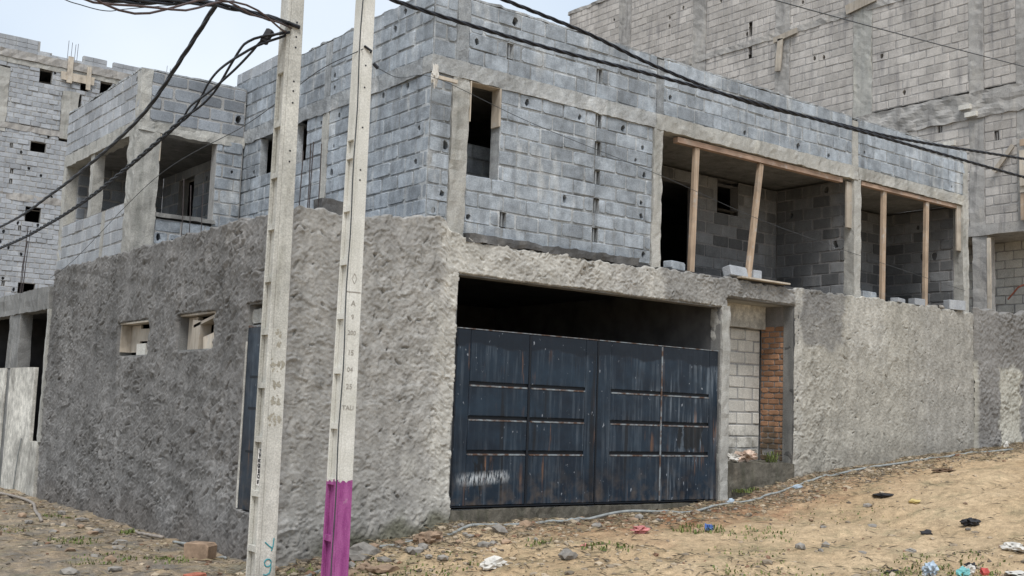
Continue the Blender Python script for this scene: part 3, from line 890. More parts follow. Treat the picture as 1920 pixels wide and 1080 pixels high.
walls['balcony_side_parapet'] = block_wall(house, 'balcony_side_parapet', (XL, 0, 0), -math.pi/2, -9.8, -YB-.04, 5.62, 4, [(-6.05, 6.24, .035), (-6.05, 5.95, .02)], [], seed=22, mat='block_cool', mort='mortar_pale', store=store, H=.205)
rough_box('balcony_pillar', XL-.015, XL+.37, YB-.015, YB+.36, 3.36, 5.44, 'conc', house, .010, .07, 51)
rough_box('balcony_beam', XL-.012, XL+.2, YB+.22, 9.8, 5.40, 5.62, 'conc', house, .010, .08, 52)
rough_box('balcony_beam', XL-.008, -.02, YB-.012, YB+.2, 5.44, 5.62, 'conc', house, .014, .07, 53)
rough_box('balcony_corner_cap', XL-.006, XL+.17, YB-.006, YB+.2, 5.62, 6.45, 'conc', house, .008, .07, 57)
rough_box('balcony_pillar', XL+.01, XL+.2, 8.02, 8.20, 4.27, 5.42, 'conc', house, .006, .07, 54)
rough_box('balcony_pillar', XL-.006, XL+.2, 9.62, 9.81, 3.4, 5.42, 'conc', house, .006, .07, 55)
rough_box('balcony_strip', XL-.006, XL+.1, 7.16, 7.30, 3.45, 4.27, 'conc', house, .006, .07, 56)
rough_box('balcony_sill', XL+.36, -.46, YB-.03, YB+.2, 4.07, 4.14, 'conc_d', house, .008, .07, 58)
rough_box('balcony_coping', XL+.0, XL+.19, YB+.02, 9.8, 6.445, 6.475, 'mortar', house, .012, .07, 59)
rough_box('balcony_coping', XL+.195, -.03, YB+.02, YB+.2, 6.445, 6.475, 'mortar', house, .012, .07, 60)
rough_box('balcony_roof', XL+.2, -.02, YB+.2, 9.75, 5.46, 5.60, 'conc_d', house, .003, .4)
walls['balcony_inner_wall'] = block_wall(house, 'balcony_inner_wall', (.0, 0, 0), -math.pi/2, -9.6, -YB-.2, 3.41, 10, [(-7.4, 5.1, .03), (-7.2, 4.4, .04)], [(-8.75, -7.98, 3.3, 5.34)], seed=23, mat='block_dark', mort='mortar_pale', store=store, joint=.024)
walls['balcony_far_wall'] = block_wall(house, 'balcony_far_wall', (0, 9.6, 0), 0, XL+.2, .0, 3.41, 10, [(-.9, 4.6, .04)], [], seed=24, mat='block_dark', mort='mortar_pale', store=store, joint=.024)
mb = MB(); mb.box(-1.462, -1.445, YB-.01, YB+.02, 4.98, 5.43); mb.build('formwork_board', 'wood_p', house)
# roof stub with two courses above the side parapet
walls['roof_upstand'] = block_wall(house, 'roof_upstand', (.25, 0, 0), -math.pi/2, -6.9, -5.0, 6.60, 2, [], [], seed=25, store=store, mat='block_cool')
place_blocks(house, store, walls, 300)
# starter bars
for i, (x, y, z0, z1) in enumerate([(-1.62, .12, 3.3, 4.28), (-1.55, .22, 3.3, 4.33), (-1.67, .24, 3.3, 4.2), (-1.48, .12, 3.3, 4.3), (-1.3, 5.0, 3.3, 4.6), (-1.1, 5.2, 3.3, 4.55), (-.95, 5.1, 3.3, 4.6)]):
    MB().tube([(x, y, z0), (x+.005, y, (z0+z1)/2), (x+.02*math.sin(i), y+.01, z1)], .007, 5).build('starter_bar', 'steel', house)
rough_box('column_stub', -1.48, -1.06, .02, .22, 3.38, 3.62, 'bitumen', house, .014, .06, 61)

# ---- side windows with left formwork
def boards(parent, items):
    for (y0, y1, x0, x1, z0, z1, rx, m) in items:
        c = Vector(((x0+x1)/2, (y0+y1)/2, (z0+z1)/2))
        M = Matrix.Translation(c) @ Matrix.Rotation(rx, 4, 'X')
        MB().box((x0-x1)/2, (x1-x0)/2, (y0-y1)/2, (y1-y0)/2, (z0-z1)/2, (z1-z0)/2, M=M).build('formwork_board', m, parent)
w1 = MB(); w1.box(XL-.01, XL+.20, WIN1[0]+.0, WIN1[1], WIN1[3]-.02, WIN1[3]+.004); w1 = w1.build('window_opening', 'wood_p', house)
boards(w1, [(5.865, 5.885, XL+.0, XL+.19, 1.86, 2.285, 0, 'wood_p'), (5.43, 5.86, XL+.16, XL+.19, 1.86, 2.28, 0, 'wood_g'), (4.6, 5.42, XL+.13, XL+.16, 2.02, 2.21, .02, 'wood_g'),
            (5.0, 5.40, XL+.10, XL+.18, 1.80, 1.985, 0, 'block_pale'), (4.58, 4.93, XL+.10, XL+.18, 1.80, 1.985, 0, 'block_pale')])
w2 = MB(); w2.box(XL+.0, XL+.20, WIN2[0]+.0, WIN2[1], WIN2[3]-.01, WIN2[3]+.014); w2 = w2.build('window_opening', 'wood_g', house)
boards(w2, [(2.72, 3.0, XL+.02, XL+.18, 1.83, 2.24, .10, 'wood_g'), (2.18, 2.95, XL+.02, XL+.18, 2.20, 2.24, -.16, 'wood_g'),
            (2.165, 2.19, XL+.0, XL+.18, 1.86, 2.31, 0, 'wood_p'), (2.2, 2.64, XL+.05, XL+.08, 1.84, 2.04, -.15, 'wood_p'), (3.05, 3.38, XL+.12, XL+.19, 1.84, 2.30, 0, 'wood_g')])
# ---- steel side door
sdoor = MB(); sdoor.box(XL+.0, XL+.04, DOOR[0]+.01, DOOR[1]-.025, -.13, 2.07); sdoor = sdoor.build('side_door', 'gate', house)
for z in (.55, 1.07, 1.45): MB().box(XL-.006, XL+.0, DOOR[0]+.08, DOOR[1]-.16, z, z+.03).build('door_rib', 'gate_black', sdoor)
MB().box(XL-.01, XL+.05, DOOR[1]-.025, DOOR[1]+.012, -.13, 1.9).build('door_frame', 'tan_wall', sdoor)
MB().box(XL-.004, XL+.045, DOOR[0]+.01, DOOR[1]-.03, 2.072, 2.10).build('door_head', 'gate_edge', sdoor)
rough_box('lintel_stub', XL+.06, XL+.2, .75, 1.12, 2.12, 2.30, 'conc', house, .015, .05, 77)

# ------------------------------------------------------------------ the navy double gate
gate = empty('steel_gate', (3.0, .05, -.09), 'navy painted steel double gate with rust runs and slotted panels', 'gate')
GY = .02
def bevel_panel(name, x0, x1, z0, z1, y, mat, parent, t=.018, c=.008):
    v = [(x0+c, y, z0+c), (x1-c, y, z0+c), (x1-c, y, z1-c), (x0+c, y, z1-c), (x0, y+c, z0), (x1, y+c, z0), (x1, y+c, z1), (x0, y+c, z1),
         (x0, y+t, z0), (x1, y+t, z0), (x1, y+t, z1), (x0, y+t, z1)]
    f = [(0, 1, 2, 3)]
    for i in range(4):
        k = (i+1) % 4
        f.append((4+i, 4+k, k, i)); f.append((8+i, 8+k, 4+k, 4+i))
    f.append((11, 10, 9, 8))
    return MB().add(v, f).build(name, mat, parent)
for (lx0, lx1, bays) in ((.575, 3.005, ((.575, 1.765, .79, 1.755), (1.80, 3.005, 1.81, 2.79))), (3.03, 5.53, ((3.03, 4.295, 3.285, 4.285), (4.325, 5.53, 4.335, 5.335)))):
    lf = MB(); lf.box(lx0+.004, lx1-.004, GY+.022, GY+.045, -.072, 2.205)
    lf = lf.build('gate_leaf', 'gate_black', gate)
    for (b0, b1, p0, p1) in bays:
        if p0-b0 > .1: bevel_panel('stile', b0, p0-.004, -.07, 2.21, GY, 'gate', lf)
        if b1-p1 > .1: bevel_panel('stile', p1+.004, b1, -.07, 2.21, GY, 'gate', lf)
        q0, q1 = (p0, b1) if p0-b0 > .1 else (b0, p1)
        bevel_panel('panel', q0, q1, 1.53, 2.21, GY, 'gate', lf)
        for (z0, z1) in ((1.085, 1.475), (.64, 1.03), (-.07, .585)):
            bevel_panel('panel', q0, q1, z0, z1, GY-.004, 'gate', lf, t=.026, c=.012)
            MB().box(p0+.01, p1-.01, GY-.010, GY+.02, z1-.006, z1+.014).build('slot_lip', 'gate_edge', lf)
    MB().box(lx0, lx1, GY-.004, GY+.05, 2.211, 2.222).build('top_rail', 'gate_edge', lf)
    MB().box(lx0, lx1, GY-.006, GY+.05, -.088, -.073).build('bottom_rail', 'gate_black', lf)
MB().box(3.006, 3.029, GY-.006, GY+.02, -.07, 2.2).build('meeting_strip', 'gate_black', gate)
MB().box(1.766, 1.799, GY-.002, GY+.02, -.07, 2.2).build('bay_strip', 'gate_black', gate)
MB().box(4.296, 4.324, GY+.004, GY+.02, -.07, 2.2).build('bay_strip', 'gate_edge', gate)
MB().box(.535, .572, GY+.0, GY+.06, -.088, 2.21).build('hinge_post', 'gate_black', gate)
for z in (.1, 1.1, 2.0): MB().tube([(.56, GY-.005, z), (.56, GY-.005, z+.1)], .016, 8).build('hinge', 'gate_black', gate)

# ------------------------------------------------------------------ timber in the loggias
def bar(name, a, b, wx, wy, mat, label, cat, group=None):
    a, b = Vector(a), Vector(b); d = b-a
    q = d.to_track_quat('Z', 'X').to_matrix().to_4x4()
    sx = q.inverted() @ Vector((1, 0, 0))
    me = MB().box(-wx/2, wx/2, -wy/2, wy/2, 0, d.length)
    # turn the section so that it stays square to the facade
    M = Matrix.Translation(a) @ Matrix.Rotation(math.atan2(d.x, math.hypot(d.z, d.y)), 4, 'Y')
    me.v = [tuple(M @ Vector(v)) for v in me.v]
    o = me.build(name, mat)
    return tag(o, label, cat, group)
g = 'timber props in the loggia openings'
bar('timber_prop', (4.96, .10, 3.41), (5.03, .10, 5.38), .10, .06, 'wood_z', 'timber prop beside the dark doorway, leftmost of the four upright props', 'prop', g)
bar('timber_prop', (6.29, .10, 3.43), (6.57, .10, 5.38), .10, .06, 'wood_z', 'leaning timber prop standing beside the loose blocks in the wide opening', 'prop', g)
bar('timber_prop', (9.98, .10, 3.41), (10.03, .10, 5.44), .10, .06, 'wood_z', 'timber prop in the right opening next to the grey middle column', 'prop', g)
bar('timber_prop', (11.35, .10, 3.41), (11.42, .10, 5.44), .10, .06, 'wood_z', 'timber prop farthest right of the four, before the dark back wall', 'prop', g)
def plank(a, b, h, y, t, label, mat='wood_x'):
    (x0, z0), (x1, z1) = a, b
    me = MB().add([(x0, y, z0), (x1, y, z1), (x1, y, z1+h), (x0, y, z0+h), (x0, y+t, z0), (x1, y+t, z1), (x1, y+t, z1+h), (x0, y+t, z0+h)],
                  [(0, 1, 2, 3), (5, 4, 7, 6), (0, 4, 5, 1), (3, 2, 6, 7), (0, 3, 7, 4), (1, 5, 6, 2)])
    return tag(me.build('timber_plank', mat), label, 'plank')
plank((4.56, 5.385), (8.72, 5.40), .085, .045, .10, 'long reddish timber plank under the lintel of the wide opening')
plank((9.28, 5.44), (12.38, 5.455), .07, .045, .10, 'timber plank under the lintel of the right opening')
for (x0, x1, z0, z1, y, lab) in ((8.86, 9.015, 4.62, 5.44, .06, 'short formwork board fixed to the left of the middle column'), (9.235, 9.26, 4.4, 5.43, .05, 'narrow pale board on the right side of the middle column'),
                            (12.40, 12.545, 4.62, 5.52, .05, 'short formwork board fixed to the end column')):
    o = MB().box(x0, x1, y, y+.03, z0, z1).build('formwork_board', 'wood_g'); tag(o, lab, 'board')

def loose_block(name, loc, size, rz, rx, mat, label, group=None, hollow=True):
    sx, sy, sz = size
    root = MB(); t = .03
    V, Fc = block_geo(sx, sz, depth=sy, seed=int(abs(loc[0])*100))
    V = [(x, y-sy/2, z+sz/2) for x, y, z in V]
    root.add(V, Fc)
    root.add([(V[16+i][0], sy/2, V[16+i][2]) for i in range(8)], [tuple(range(7, -1, -1))])
    o = root.build(name, mat)
    o.location = loc; o.rotation_euler = (rx, 0, rz)
    return tag(o, label, 'block', group)
loose_block('loose_block', (4.62, .12, 3.40), (.38, .15, .13), .2, 0, 'block', 'dark block lying low in the left corner of the wide opening')
loose_block('loose_block', (5.95, .04, 3.42), (.46, .15, .17), .1, -.25, 'block_cool', 'pale tilted block left of the leaning prop')
loose_block('loose_block', (6.52, .16, 3.40), (.22, .15, .20), .1, 0, 'block_cool', 'upright pale block right behind the leaning prop')
loose_block('loose_block', (9.58, .15, 3.40), (.40, .15, .14), 0, 0, 'block', 'grey block between the middle column and the nearest prop')
loose_block('loose_block', (10.42, .06, 3.41), (.32, .15, .08), .2, 0, 'block_cool', 'thin broken block lying just right of the third prop')
loose_block('loose_block', (11.05, .07, 3.41), (.30, .15, .13), -.1, 0, 'block_cool', 'pale block piece just left of the fourth prop')
loose_block('loose_block', (12.25, .02, 3.42), (.42, .16, .19), -.25, 0, 'block_cool', 'whole pale block at the right end of the sill beside the end column')
o = MB().box(5.9, 7.1, -.12, .10, 3.405, 3.43).build('timber_plank', 'wood_p'); tag(o, 'thin pale plank lying on the sill below the leaning prop', 'plank')
for i, (x, y) in enumerate([(11.6, .05), (11.72, .0), (11.85, .06)]):
    loose_block('block_fragment', (x, y, 3.41), (.12, .09, .06), i, 0, 'stone', 'small crumbled fragment on the sill between fourth prop and whole pale block', 'crumbled fragments on the sill')

# ------------------------------------------------------------------ wall to the right of the house
bwall = empty('boundary_wall', (14.5, .1, .8), 'rough rendered boundary wall continuing right of the house', 'wall')
def map_b(S, Hm, Z):
    step = .05*smoothstep(13.72, 13.68, S)+.02-.08*smoothstep(12.87, 12.845, S)
    return S, -(.012+Hm+step), Z
def top_b(s): return 3.48+.05*np.sin(s*2.1)+.03*np.sin(s*9)+np.clip((s-12.8)*.07, 0, .2)
def tone_b(S, Z, Hm):
    n2 = nz2(S, Z, 2.7, 35); n1 = nz2(S, Z, .9, 36)
    c = np.ones(S.shape+(3,))*np.array([.39, .38, .335])
    D = np.array([.175, .17, .168]); wb = .10*n2
    m = smoothstep(12.84, 12.9, S)*smoothstep(13.75, 13.65, S+wb); m = np.maximum(m, smoothstep(2.35, 2.5, Z+wb*.6)*smoothstep(12.7, 12.8, S))
    m = np.maximum(m, smoothstep(14.5, 14.62, S+wb))
    c = c*(1-.85*m[..., None])+D*.85*m[..., None]
    p = smoothstep(12.86, 12.72, S)
    c = c*(1-.6*p[..., None])+np.array([.46, .43, .36])*.6*p[..., None]
    return np.clip(c*(1+.12*n1[..., None]), .02, .8)
skin('render_coat', bwall, 12.84, 16.6, -.2, top_b, .02, map_b, [], [dict(n=3200, s=(12.6, 16.7), la=(.05, .13), lb=(.02, .05), ang=(1.0, .8), h=.040)], tone_b, 9)
MB().box(12.76, 16.6, -.01, .18, -.3, 3.42).build('wall_body', 'conc_d', bwall)

# ------------------------------------------------------------------ neighbour annex on the far left
annex = empty('concrete_annex', (-1.9, 11.5, -.75), 'open concrete annex with stained cream panels beyond the rough side wall', 'building')
AX = -1.90
rough_box('roof_beam', AX, AX+.25, 9.86, 17, 2.74, 3.17, 'conc_d', annex, .010, .1, 71)
rough_box('column', AX+.02, AX+.25, 11.85, 12.75, 1.66, 2.74, 'conc_d', annex, .008, .1, 72)
rough_box('wall_panel', AX+.01, AX+.07, 10.45, 12.3, -1.0, 1.66, 'tan_wall', annex, .003, .3, 73)
rough_box('wall_panel', AX+.01, AX+.07, 12.62, 17, -1.0, 1.66, 'tan_wall', annex, .003, .3, 74)
rough_box('panel_foot', AX+.0, AX+.2, 9.86, 10.45, -1.0, .27, 'tan_wall', annex, .003, .3, 75)
rough_box('gap_post', AX+.03, AX+.22, 12.3, 12.62, -1.0, 1.64, 'conc_d', annex, .006, .1, 76)
rough_box('panel_jamb', AX-.0, AX+.2, 9.82, 9.9, .28, 2.74, 'conc', annex, .006, .1, 78)
mb = MB(); mb.box(AX+.25, 6, 9.86, 17, 2.95, 3.15); mb.box(2.5, 2.7, 9.86, 17, -1, 2.95); mb.box(AX+.25, 2.5, 16.8, 17, -1, 2.95); mb.build('inner_shell', 'dark_in', annex)
MB().tube([(AX-.02, 11.2, -.75), (AX-.03, 11.0, 0), (AX-.02, 10.9, .3)], .014, 6).build('drain_hose', 'conduit', annex)
for i, (y, z1) in enumerate([(12.4, 4.6), (12.25, 4.5), (12.5, 4.3)]):
    MB().tube([(AX+.1, y, 3.1), (AX+.12, y, 3.8), (AX+.14+.02*i, y, z1)], .010, 5).build('starter_bar', 'steel', annex)

# ------------------------------------------------------------------ tall block building behind, right (face on x = 16)
tall = empty('block_building', (16, 8, .9), 'tall warm grey block building rising behind the house on the right', 'building')
st = []; wl = {}
colsR = [(1.49, 1.85, 'conc_far'), (.30, .71, 'conc_far'), (4.47, 5.02, 'conc'), (7.05, 7.54, 'conc_far'), (10.12, 10.64, 'conc_far'), (13.35, 13.9, 'conc_far')]
opsR = [(-b, -a, 5, 15, 0) for a, b, _ in colsR]
opsR += [(-8.5, -8.38, 11.9, 12.2), (-8.5, -8.38, 11.4, 11.6), (-20, 2, 8.28, 8.88, 0)]
rh = random.Random(3)
holesR = [(-rh.uniform(.5, 16), rh.uniform(6, 14), .04) for _ in range(45)]
wl['street_side_wall'] = block_wall(tall, 'street_side_wall', (16, 0, 0), -math.pi/2, -16.4, .6, 5.76, 42, holesR, opsR, slots=[(-2.6, 8.1), (-1.2, 7.7)], mat='block_far', mort='mortar_mid', seed=31, store=st, back=.2, L=.42, H=.212, joint=.020, proud=(.0, .007))
for a, b, m in colsR:
    rough_box('column', 15.985, 16.15, a, b, 5.7, 14.70, m, tall, .012, .12, int(a*10))
rough_box('floor_band', 15.96, 16.2, -.6, 16.4, 8.27, 8.90, 'conc_far', tall, .022, .07, 81)
rough_box('floor_band', 15.975, 16.2, -.6, 16.4, 11.62, 11.80, 'conc_far', tall, .014, .1, 82)
rough_box('roof_edge', 15.98, 16.2, -.6, 16.42, 14.66, 14.78, 'conc_far', tall, .02, .12, 83)
rough_box('overhang_slab', 15.98, 19, -.6, 16.4, 5.52, 5.76, 'conc_far', tall, .012, .2, 84)
rough_box('ground_column', 16.0, 16.35, 1.46, 1.80, .5, 5.52, 'conc_far', tall, .010, .1, 85)
mb = MB(); mb.box(15.99, 16.03, 1.37, 1.455, 3.2, 5.45); mb.build('formwork_board', 'wood_p', tall)
mb = MB(); mb.box(16.15, 22, -.62, -.4, 5.7, 14.7); mb.box(16.15, 22, 16.2, 16.4, .3, 14.7); mb.box(21.8, 22, -.4, 16.2, .3, 14.7); mb.box(16.2, 21.8, -.4, 16.2, 14.4, 14.6); mb.build('outer_shell', 'conc_far', tall)
wl['recessed_wall'] = block_wall(tall, 'recessed_wall', (17.2, 0, 0), -math.pi/2, -6, 1.5, .9, 22, [], [], mat='block_pale', mort='mortar_mid', seed=32, store=st, back=.2, H=.21)
# board shutters and loose formwork nailed to the face
for i, (y0, y1, z0, z1) in enumerate([(-.4, .28, 6.0, 8.1), (.33, .60, 5.75, 6.35), (-.4, .60, 6.36, 6.50), (-.4, .58, 7.4, 7.55), (.32, .58, 6.5, 7.3)]):
    MB().box(15.90-.02*i, 15.93-.02*i, y0, y1, z0, z1).build('formwork_board', 'wood_p' if i % 2 == 0 else 'wood_z', tall)
for (y, z, l, ang, wd) in [(4.75, 11.85, .9, 1.42, .25), (7.35, 11.1, .9, .10, .18), (7.15, 11.6, .8, 1.45, .15), (1.0, 7.2, .7, .7, .10)]:
    M = Matrix.Translation((15.92, y, z)) @ Matrix.Rotation(ang, 4, 'X')
    MB().box(-.02, .02, -wd/2, wd/2, -l/2, l/2, M=M).build('formwork_board', 'wood_g', tall)
for i, (y, z) in enumerate([(1.75, 8.35), (2.3, 7.75), (1.9, 8.55)]):
    M = Matrix.Translation((15.9, y, z))
    MB().box(-.05, .05, -.14, .14, -.05, .06, M=M).build('mortar_lump', 'block_pale', tall)
place_blocks(tall, st, wl, 300)
MB().tube([(16.6, 1.3, 4.1), (16.5, 1.0, 4.35), (16.45, .65, 4.45)], .018, 6).build('rusty_pipe', 'brick_red', tall)

# ------------------------------------------------------------------ tall block building far left (face on y = 37)
far = empty('block_building', (5, 37, -.7), 'distant multi storey block building with small dark windows at far left', 'building')
st = []; wl = {}
BY = 37.08
winF = []
for (x0, x1, z0, z1) in [(4.17, 4.68, 14.3, 14.81), (5.87, 6.2, 14.25, 14.78), (6.70, 7.2, 14.3, 14.81), (4.05, 4.67, 11.2, 11.71), (4.07, 4.68, 8.28, 8.78), (4.03, 4.7, 5.2, 5.7), (7.2, 7.8, 11.2, 11.7), (8.6, 9.2, 11.2, 11.7)]:
    winF.append((x0, x1, z0, z1))
opsF = list(winF)+[(2.0, 3.0, 11.9, 14.6, 0), (5.15, 5.95, 12.0, 14.1, 0), (-6, 14, 15.05, 15.38, 0), (-6, 14, 14.1+.75, 15.06, 0), (-6, 14, 12.05, 12.3, 0)]
holesF = [(rh.uniform(0, 11), rh.uniform(3, 15.5), .05) for _ in range(70)]
wl['street_wall'] = block_wall(far, 'street_wall', (0, BY, 0), 0, -4, 13, -.7, 76, holesF, opsF, slots=[(3.3, 11.4), (3.4, 10.4), (3.4, 9.9), (6.6, 14.95), (3.45, 5.6), (3.9, 8.0)], mat='block_cool', mort='mortar_pale', seed=41, store=st, H=.2135, L=.43, joint=.03, proud=(.004, .03))
rough_box('pilaster', 2.0, 3.0, BY-.03, BY+.2, 11.9, 14.6, 'conc', far, .02, .2, 91)
rough_box('pilaster', 5.15, 5.85, BY-.03, BY+.2, 12.0, 14.1, 'conc', far, .02, .2, 92)
rough_box('floor_band', -4, 13, BY-.03, BY+.2, 14.84, 15.06, 'conc', far, .02, .2, 93)
rough_box('roof_edge', -4, 13, BY-.08, BY+.2, 15.06, 15.40, 'conc_far', far, .02, .2, 94)
rough_box('floor_band', -4, 13, BY-.03, BY+.2, 12.05, 12.3, 'conc_far', far, .02, .2, 95)
rough_box('floor_band', -4, 13, BY-.02, BY+.2, 9.1, 9.4, 'conc_far', far, .02, .2, 96)
for i, (x0, x1, z1, zz) in enumerate([(1.0, 4.1, 15.98, 15.4), (4.1, 4.6, 15.62, 15.4), (5.9, 6.9, 15.85, 15.4), (7.2, 8.7, 15.75, 15.4), (8.9, 9.9, 15.62, 15.4)]):
    k = max(1, int(round((z1-zz)/.2)))
    wl['roof_upstand%d' % i] = block_wall(far, 'roof_upstand', (0, BY, 0), 0, x0, x1, zz, k, [], [], mat='block_cool', mort='mortar_pale', seed=50+i, store=[], H=.2, L=.43)
    sx = x0
    while sx < x1-.1:
        for q in range(k):
            o = link('block', block_mesh(.42, .19, q, 'block_cool'), wl['roof_upstand%d' % i]); o.matrix_basis = Matrix.Translation((min(sx+.21, x1-.2), BY-.012, zz+.1+q*.2))
        sx += .43
for (x, z0, z1, wd, m) in [(5.35, 14.45, 15.6, .22, 'wood_p'), (6.15, 14.3, 15.3, .18, 'wood_p')]:
    MB().box(x-wd/2, x+wd/2, BY-.16, BY-.10, z0, z1).build('formwork_board', m, far)
MB().box(5.0, 6.4, BY-.12, BY-.09, 14.55, 14.9).build('formwork_board', 'wood_p', far)
for (x, z1) in [(1.9, 16.3), (2.0, 16.2), (2.3, 16.25), (5.25, 16.35), (5.4, 16.3), (5.55, 16.25), (5.65, 16.3), (9.6, 16.2), (9.75, 16.1)]:
    MB().tube([(x, BY+.1, 15.3), (x+.01, BY+.1, 15.8), (x+.02, BY+.1, z1)], .011, 5).build('starter_bar', 'steel', far)
mb = MB(); mb.box(-4, -3.8, BY+.2, 50, -.7, 15.3); mb.box(12.8, 13, BY+.2, 50, -.7, 15.3); mb.box(-3.8, 12.8, 49.8, 50, -.7, 15.3); mb.box(-3.8, 12.8, BY+.2, 49.8, 15.0, 15.2); mb.build('outer_shell', 'conc_far', far)
for k in range(4): MB().box(-3.8, 12.8, BY+3, BY+3.1, -.7+k*4, 3.2+k*4).build('inner_partition', 'dark_in', far)
place_blocks(far, st, wl, 300)

# ------------------------------------------------------------------ utility poles
def pole(name, x, y, z0, zt, w0, w1, mat, label, first, rung0, tilt):
    root = empty(name, (x, y, z0), label, 'pole', 'precast concrete utility poles')
    def half(z): return (w0+(w1-w0)*(z-z0)/(zt-z0))/2
    def prism(fx0, fx1, fy0, fy1, za, zb, mb):
        v = []
        for z in (za, zb):
            h = half(z)
            for (a, b) in ((fx0, fy0), (fx1, fy0), (fx1, fy1), (fx0, fy1)): v.append((x+a*h+tilt*(z-z0), y+b*h, z))
        mb.add(v, [(3, 2, 1, 0), (4, 5, 6, 7), (0, 1, 5, 4), (1, 2, 6, 5), (2, 3, 7, 6), (3, 0, 4, 7)])
    N_ = 1
    sh = MB()
    # web, near flange, far flange; the pocketed face looks to -x
    prism(-.56, 1, -1, 1, z0, zt, sh)
    prism(-1, -.56, -1, -.70, z0, zt, sh)
    prism(-1, -.56, .80, 1, z0, zt, sh)
    prism(-1, -.56, -.70, .80, first, zt, sh)
    sho = sh.build('shaft', mat, root)
    bv = sho.modifiers.new('soft', 'BEVEL'); bv.width = .008; bv.segments = 2; bv.limit_method = 'ANGLE'
    z = rung0
    while z < first-.1:
        rg = MB(); prism(-.97, -.55, -.71, .81, z, z+.055, rg); rg.build('rung', mat, root)
        z += .52
    # bolt holes in the plain face
    return root, half
p1, half1 = pole('utility_pole', -2.817, -1.716, -.95, 8.3, .215, .155, 'pole', 'grey white concrete utility pole bare to the foot, nearer the dark side wall', 4.45, -.78, -0.004)
p2, half2 = pole('utility_pole', -2.405, -2.420, -.95, 8.0, .195, .12, 'pole2', 'concrete utility pole with a purple painted foot', 3.72, -.62, 0.001)
def disc_y(name, c, r, mat, parent, n=10, t=.004):
    v = [(c[0]+r*math.cos(a), c[1], c[2]+r*math.sin(a)) for a in [2*math.pi*i/n for i in range(n)]]
    v2 = [(q[0], q[1]+t, q[2]) for q in v]
    f = [tuple(range(n))]+[(i, n+i, n+(i+1) % n, (i+1) % n) for i in range(n)]
    return MB().add(v+v2, f).build(name, mat, parent)
for z in (4.98, 4.83, 4.72, 4.37, 4.27, 4.15, 3.66, 3.55): disc_y('bolt_hole', (-2.80-.004*(z+.95), -1.716-half1(z)-.003, z), .010, 'ink', p1)
for z in (4.47, 4.25, 3.85, 3.43, 3.33): disc_y('bolt_hole', (-2.40, -2.420-half2(z)-.003, z), .009, 'ink', p2)
# lettering
def text(body, size, loc, rot, mat, parent, name='lettering', bold=0.0, thick=.001, sx=1.0):
    cu = bpy.data.curves.new(name, 'FONT')
    cu.body = body; cu.size = size; cu.align_x = 'CENTER'; cu.align_y = 'CENTER'
    cu.offset = bold; cu.extrude = thick; cu.resolution_u = 2
    tmp = bpy.data.objects.new('tmp_text', cu)
    me = bpy.data.meshes.new_from_object(tmp)
    bpy.data.objects.remove(tmp)
    me.materials.clear(); me.materials.append(M_[mat])
    T = Matrix.Translation(loc) @ rot @ Matrix.Diagonal((sx, 1, 1, 1))
    me.transform(T)
    me.name = name
    return link(name, me, parent)
RY = Matrix.Rotation(math.pi/2, 4, 'X')
RX = Matrix.Rotation(-math.pi/2, 4, 'Z') @ RY
def f2(z): return -2.420-half2(z)-.0025
for s, z, size, dx in (('A', 2.13, .075, 0), ('9', 2.00, .065, 0), ('200', 1.85, .06, 0), ('15', 1.66, .07, .0), ('04', 1.50, .065, .0), ('25', 1.34, .07, .0), ('TALI', 1.14, .062, 0)):
    text(s, size, (-2.405+dx, f2(z), z), RY, 'carve', p2)
MB().box(-2.405-.075, -2.405+.075, f2(2.24), f2(2.24)+.003, 2.235, 2.245).build('engraved_line', 'carve', p2)
dm = MB()
for i in range(4):
    a = [(0, .05), (.026, 0), (0, -.05), (-.026, 0)]; p, q = a[i], a[(i+1) % 4]
    dm.tube([(-2.405+p[0], f2(2.37)+.001, 2.37+p[1]), (-2.405+q[0], f2(2.37)+.001, 2.37+q[1])], .003, 4)
dm.build('engraved_diamond', 'carve', p2)
# poster scrap in a pocket of the bare pole
xs = -2.823-.56*half1(.6)-.004
MB().box(xs, xs+.003, -1.716-.062, -1.716+.076, .36, .715).build('paper_notice', 'sticker', p1)
for s, z, size, bold, sx in (('YES', .690, .052, .0015, .9), ('VE', .645, .062, .004, 1.2), ('MOIN', .597, .050, .002, .8), ('GRA', .548, .056, .003, 1.0), ('SA', .497, .056, .004, 1.25), ('CIN', .447, .056, .003, 1.05), ('07 47', .392, .052, .002, .8)):
    text(s, size, (xs-.002, -1.716+.008, z), RX, 'ink', p1, bold=bold, sx=sx)
# sprayed mark near the foot, old dark blots higher up
def stroke(pts, r, mat, parent, name):
    m = MB().tube(pts, r, 6)
    return m.build(name, mat, parent)
zf = -1.716-half1(-.3)-.0
yy = lambda z: -1.716-half1(z)-.001
P9 = [(-2.80+.035*math.cos(a)*1.0, yy(-.36+.035*math.sin(a)), -.36+.035*math.sin(a)) for a in np.linspace(.2, 6.3, 14)]
P9 += [(-2.765, yy(-.40), -.40), (-2.775, yy(-.46), -.455), (-2.81, yy(-.48), -.475), (-2.84, yy(-.475), -.468)]
stroke(P9, .007, 'teal', p1, 'sprayed_mark')
stroke([(-2.84, yy(-.17), -.165), (-2.80, yy(-.2), -.20), (-2.76, yy(-.23), -.225)], .007, 'teal', p1, 'sprayed_mark')
stroke([(-2.75, yy(-.13), -.13), (-2.755, yy(-.2), -.2), (-2.77, yy(-.25), -.25)], .006, 'teal', p1, 'sprayed_mark')
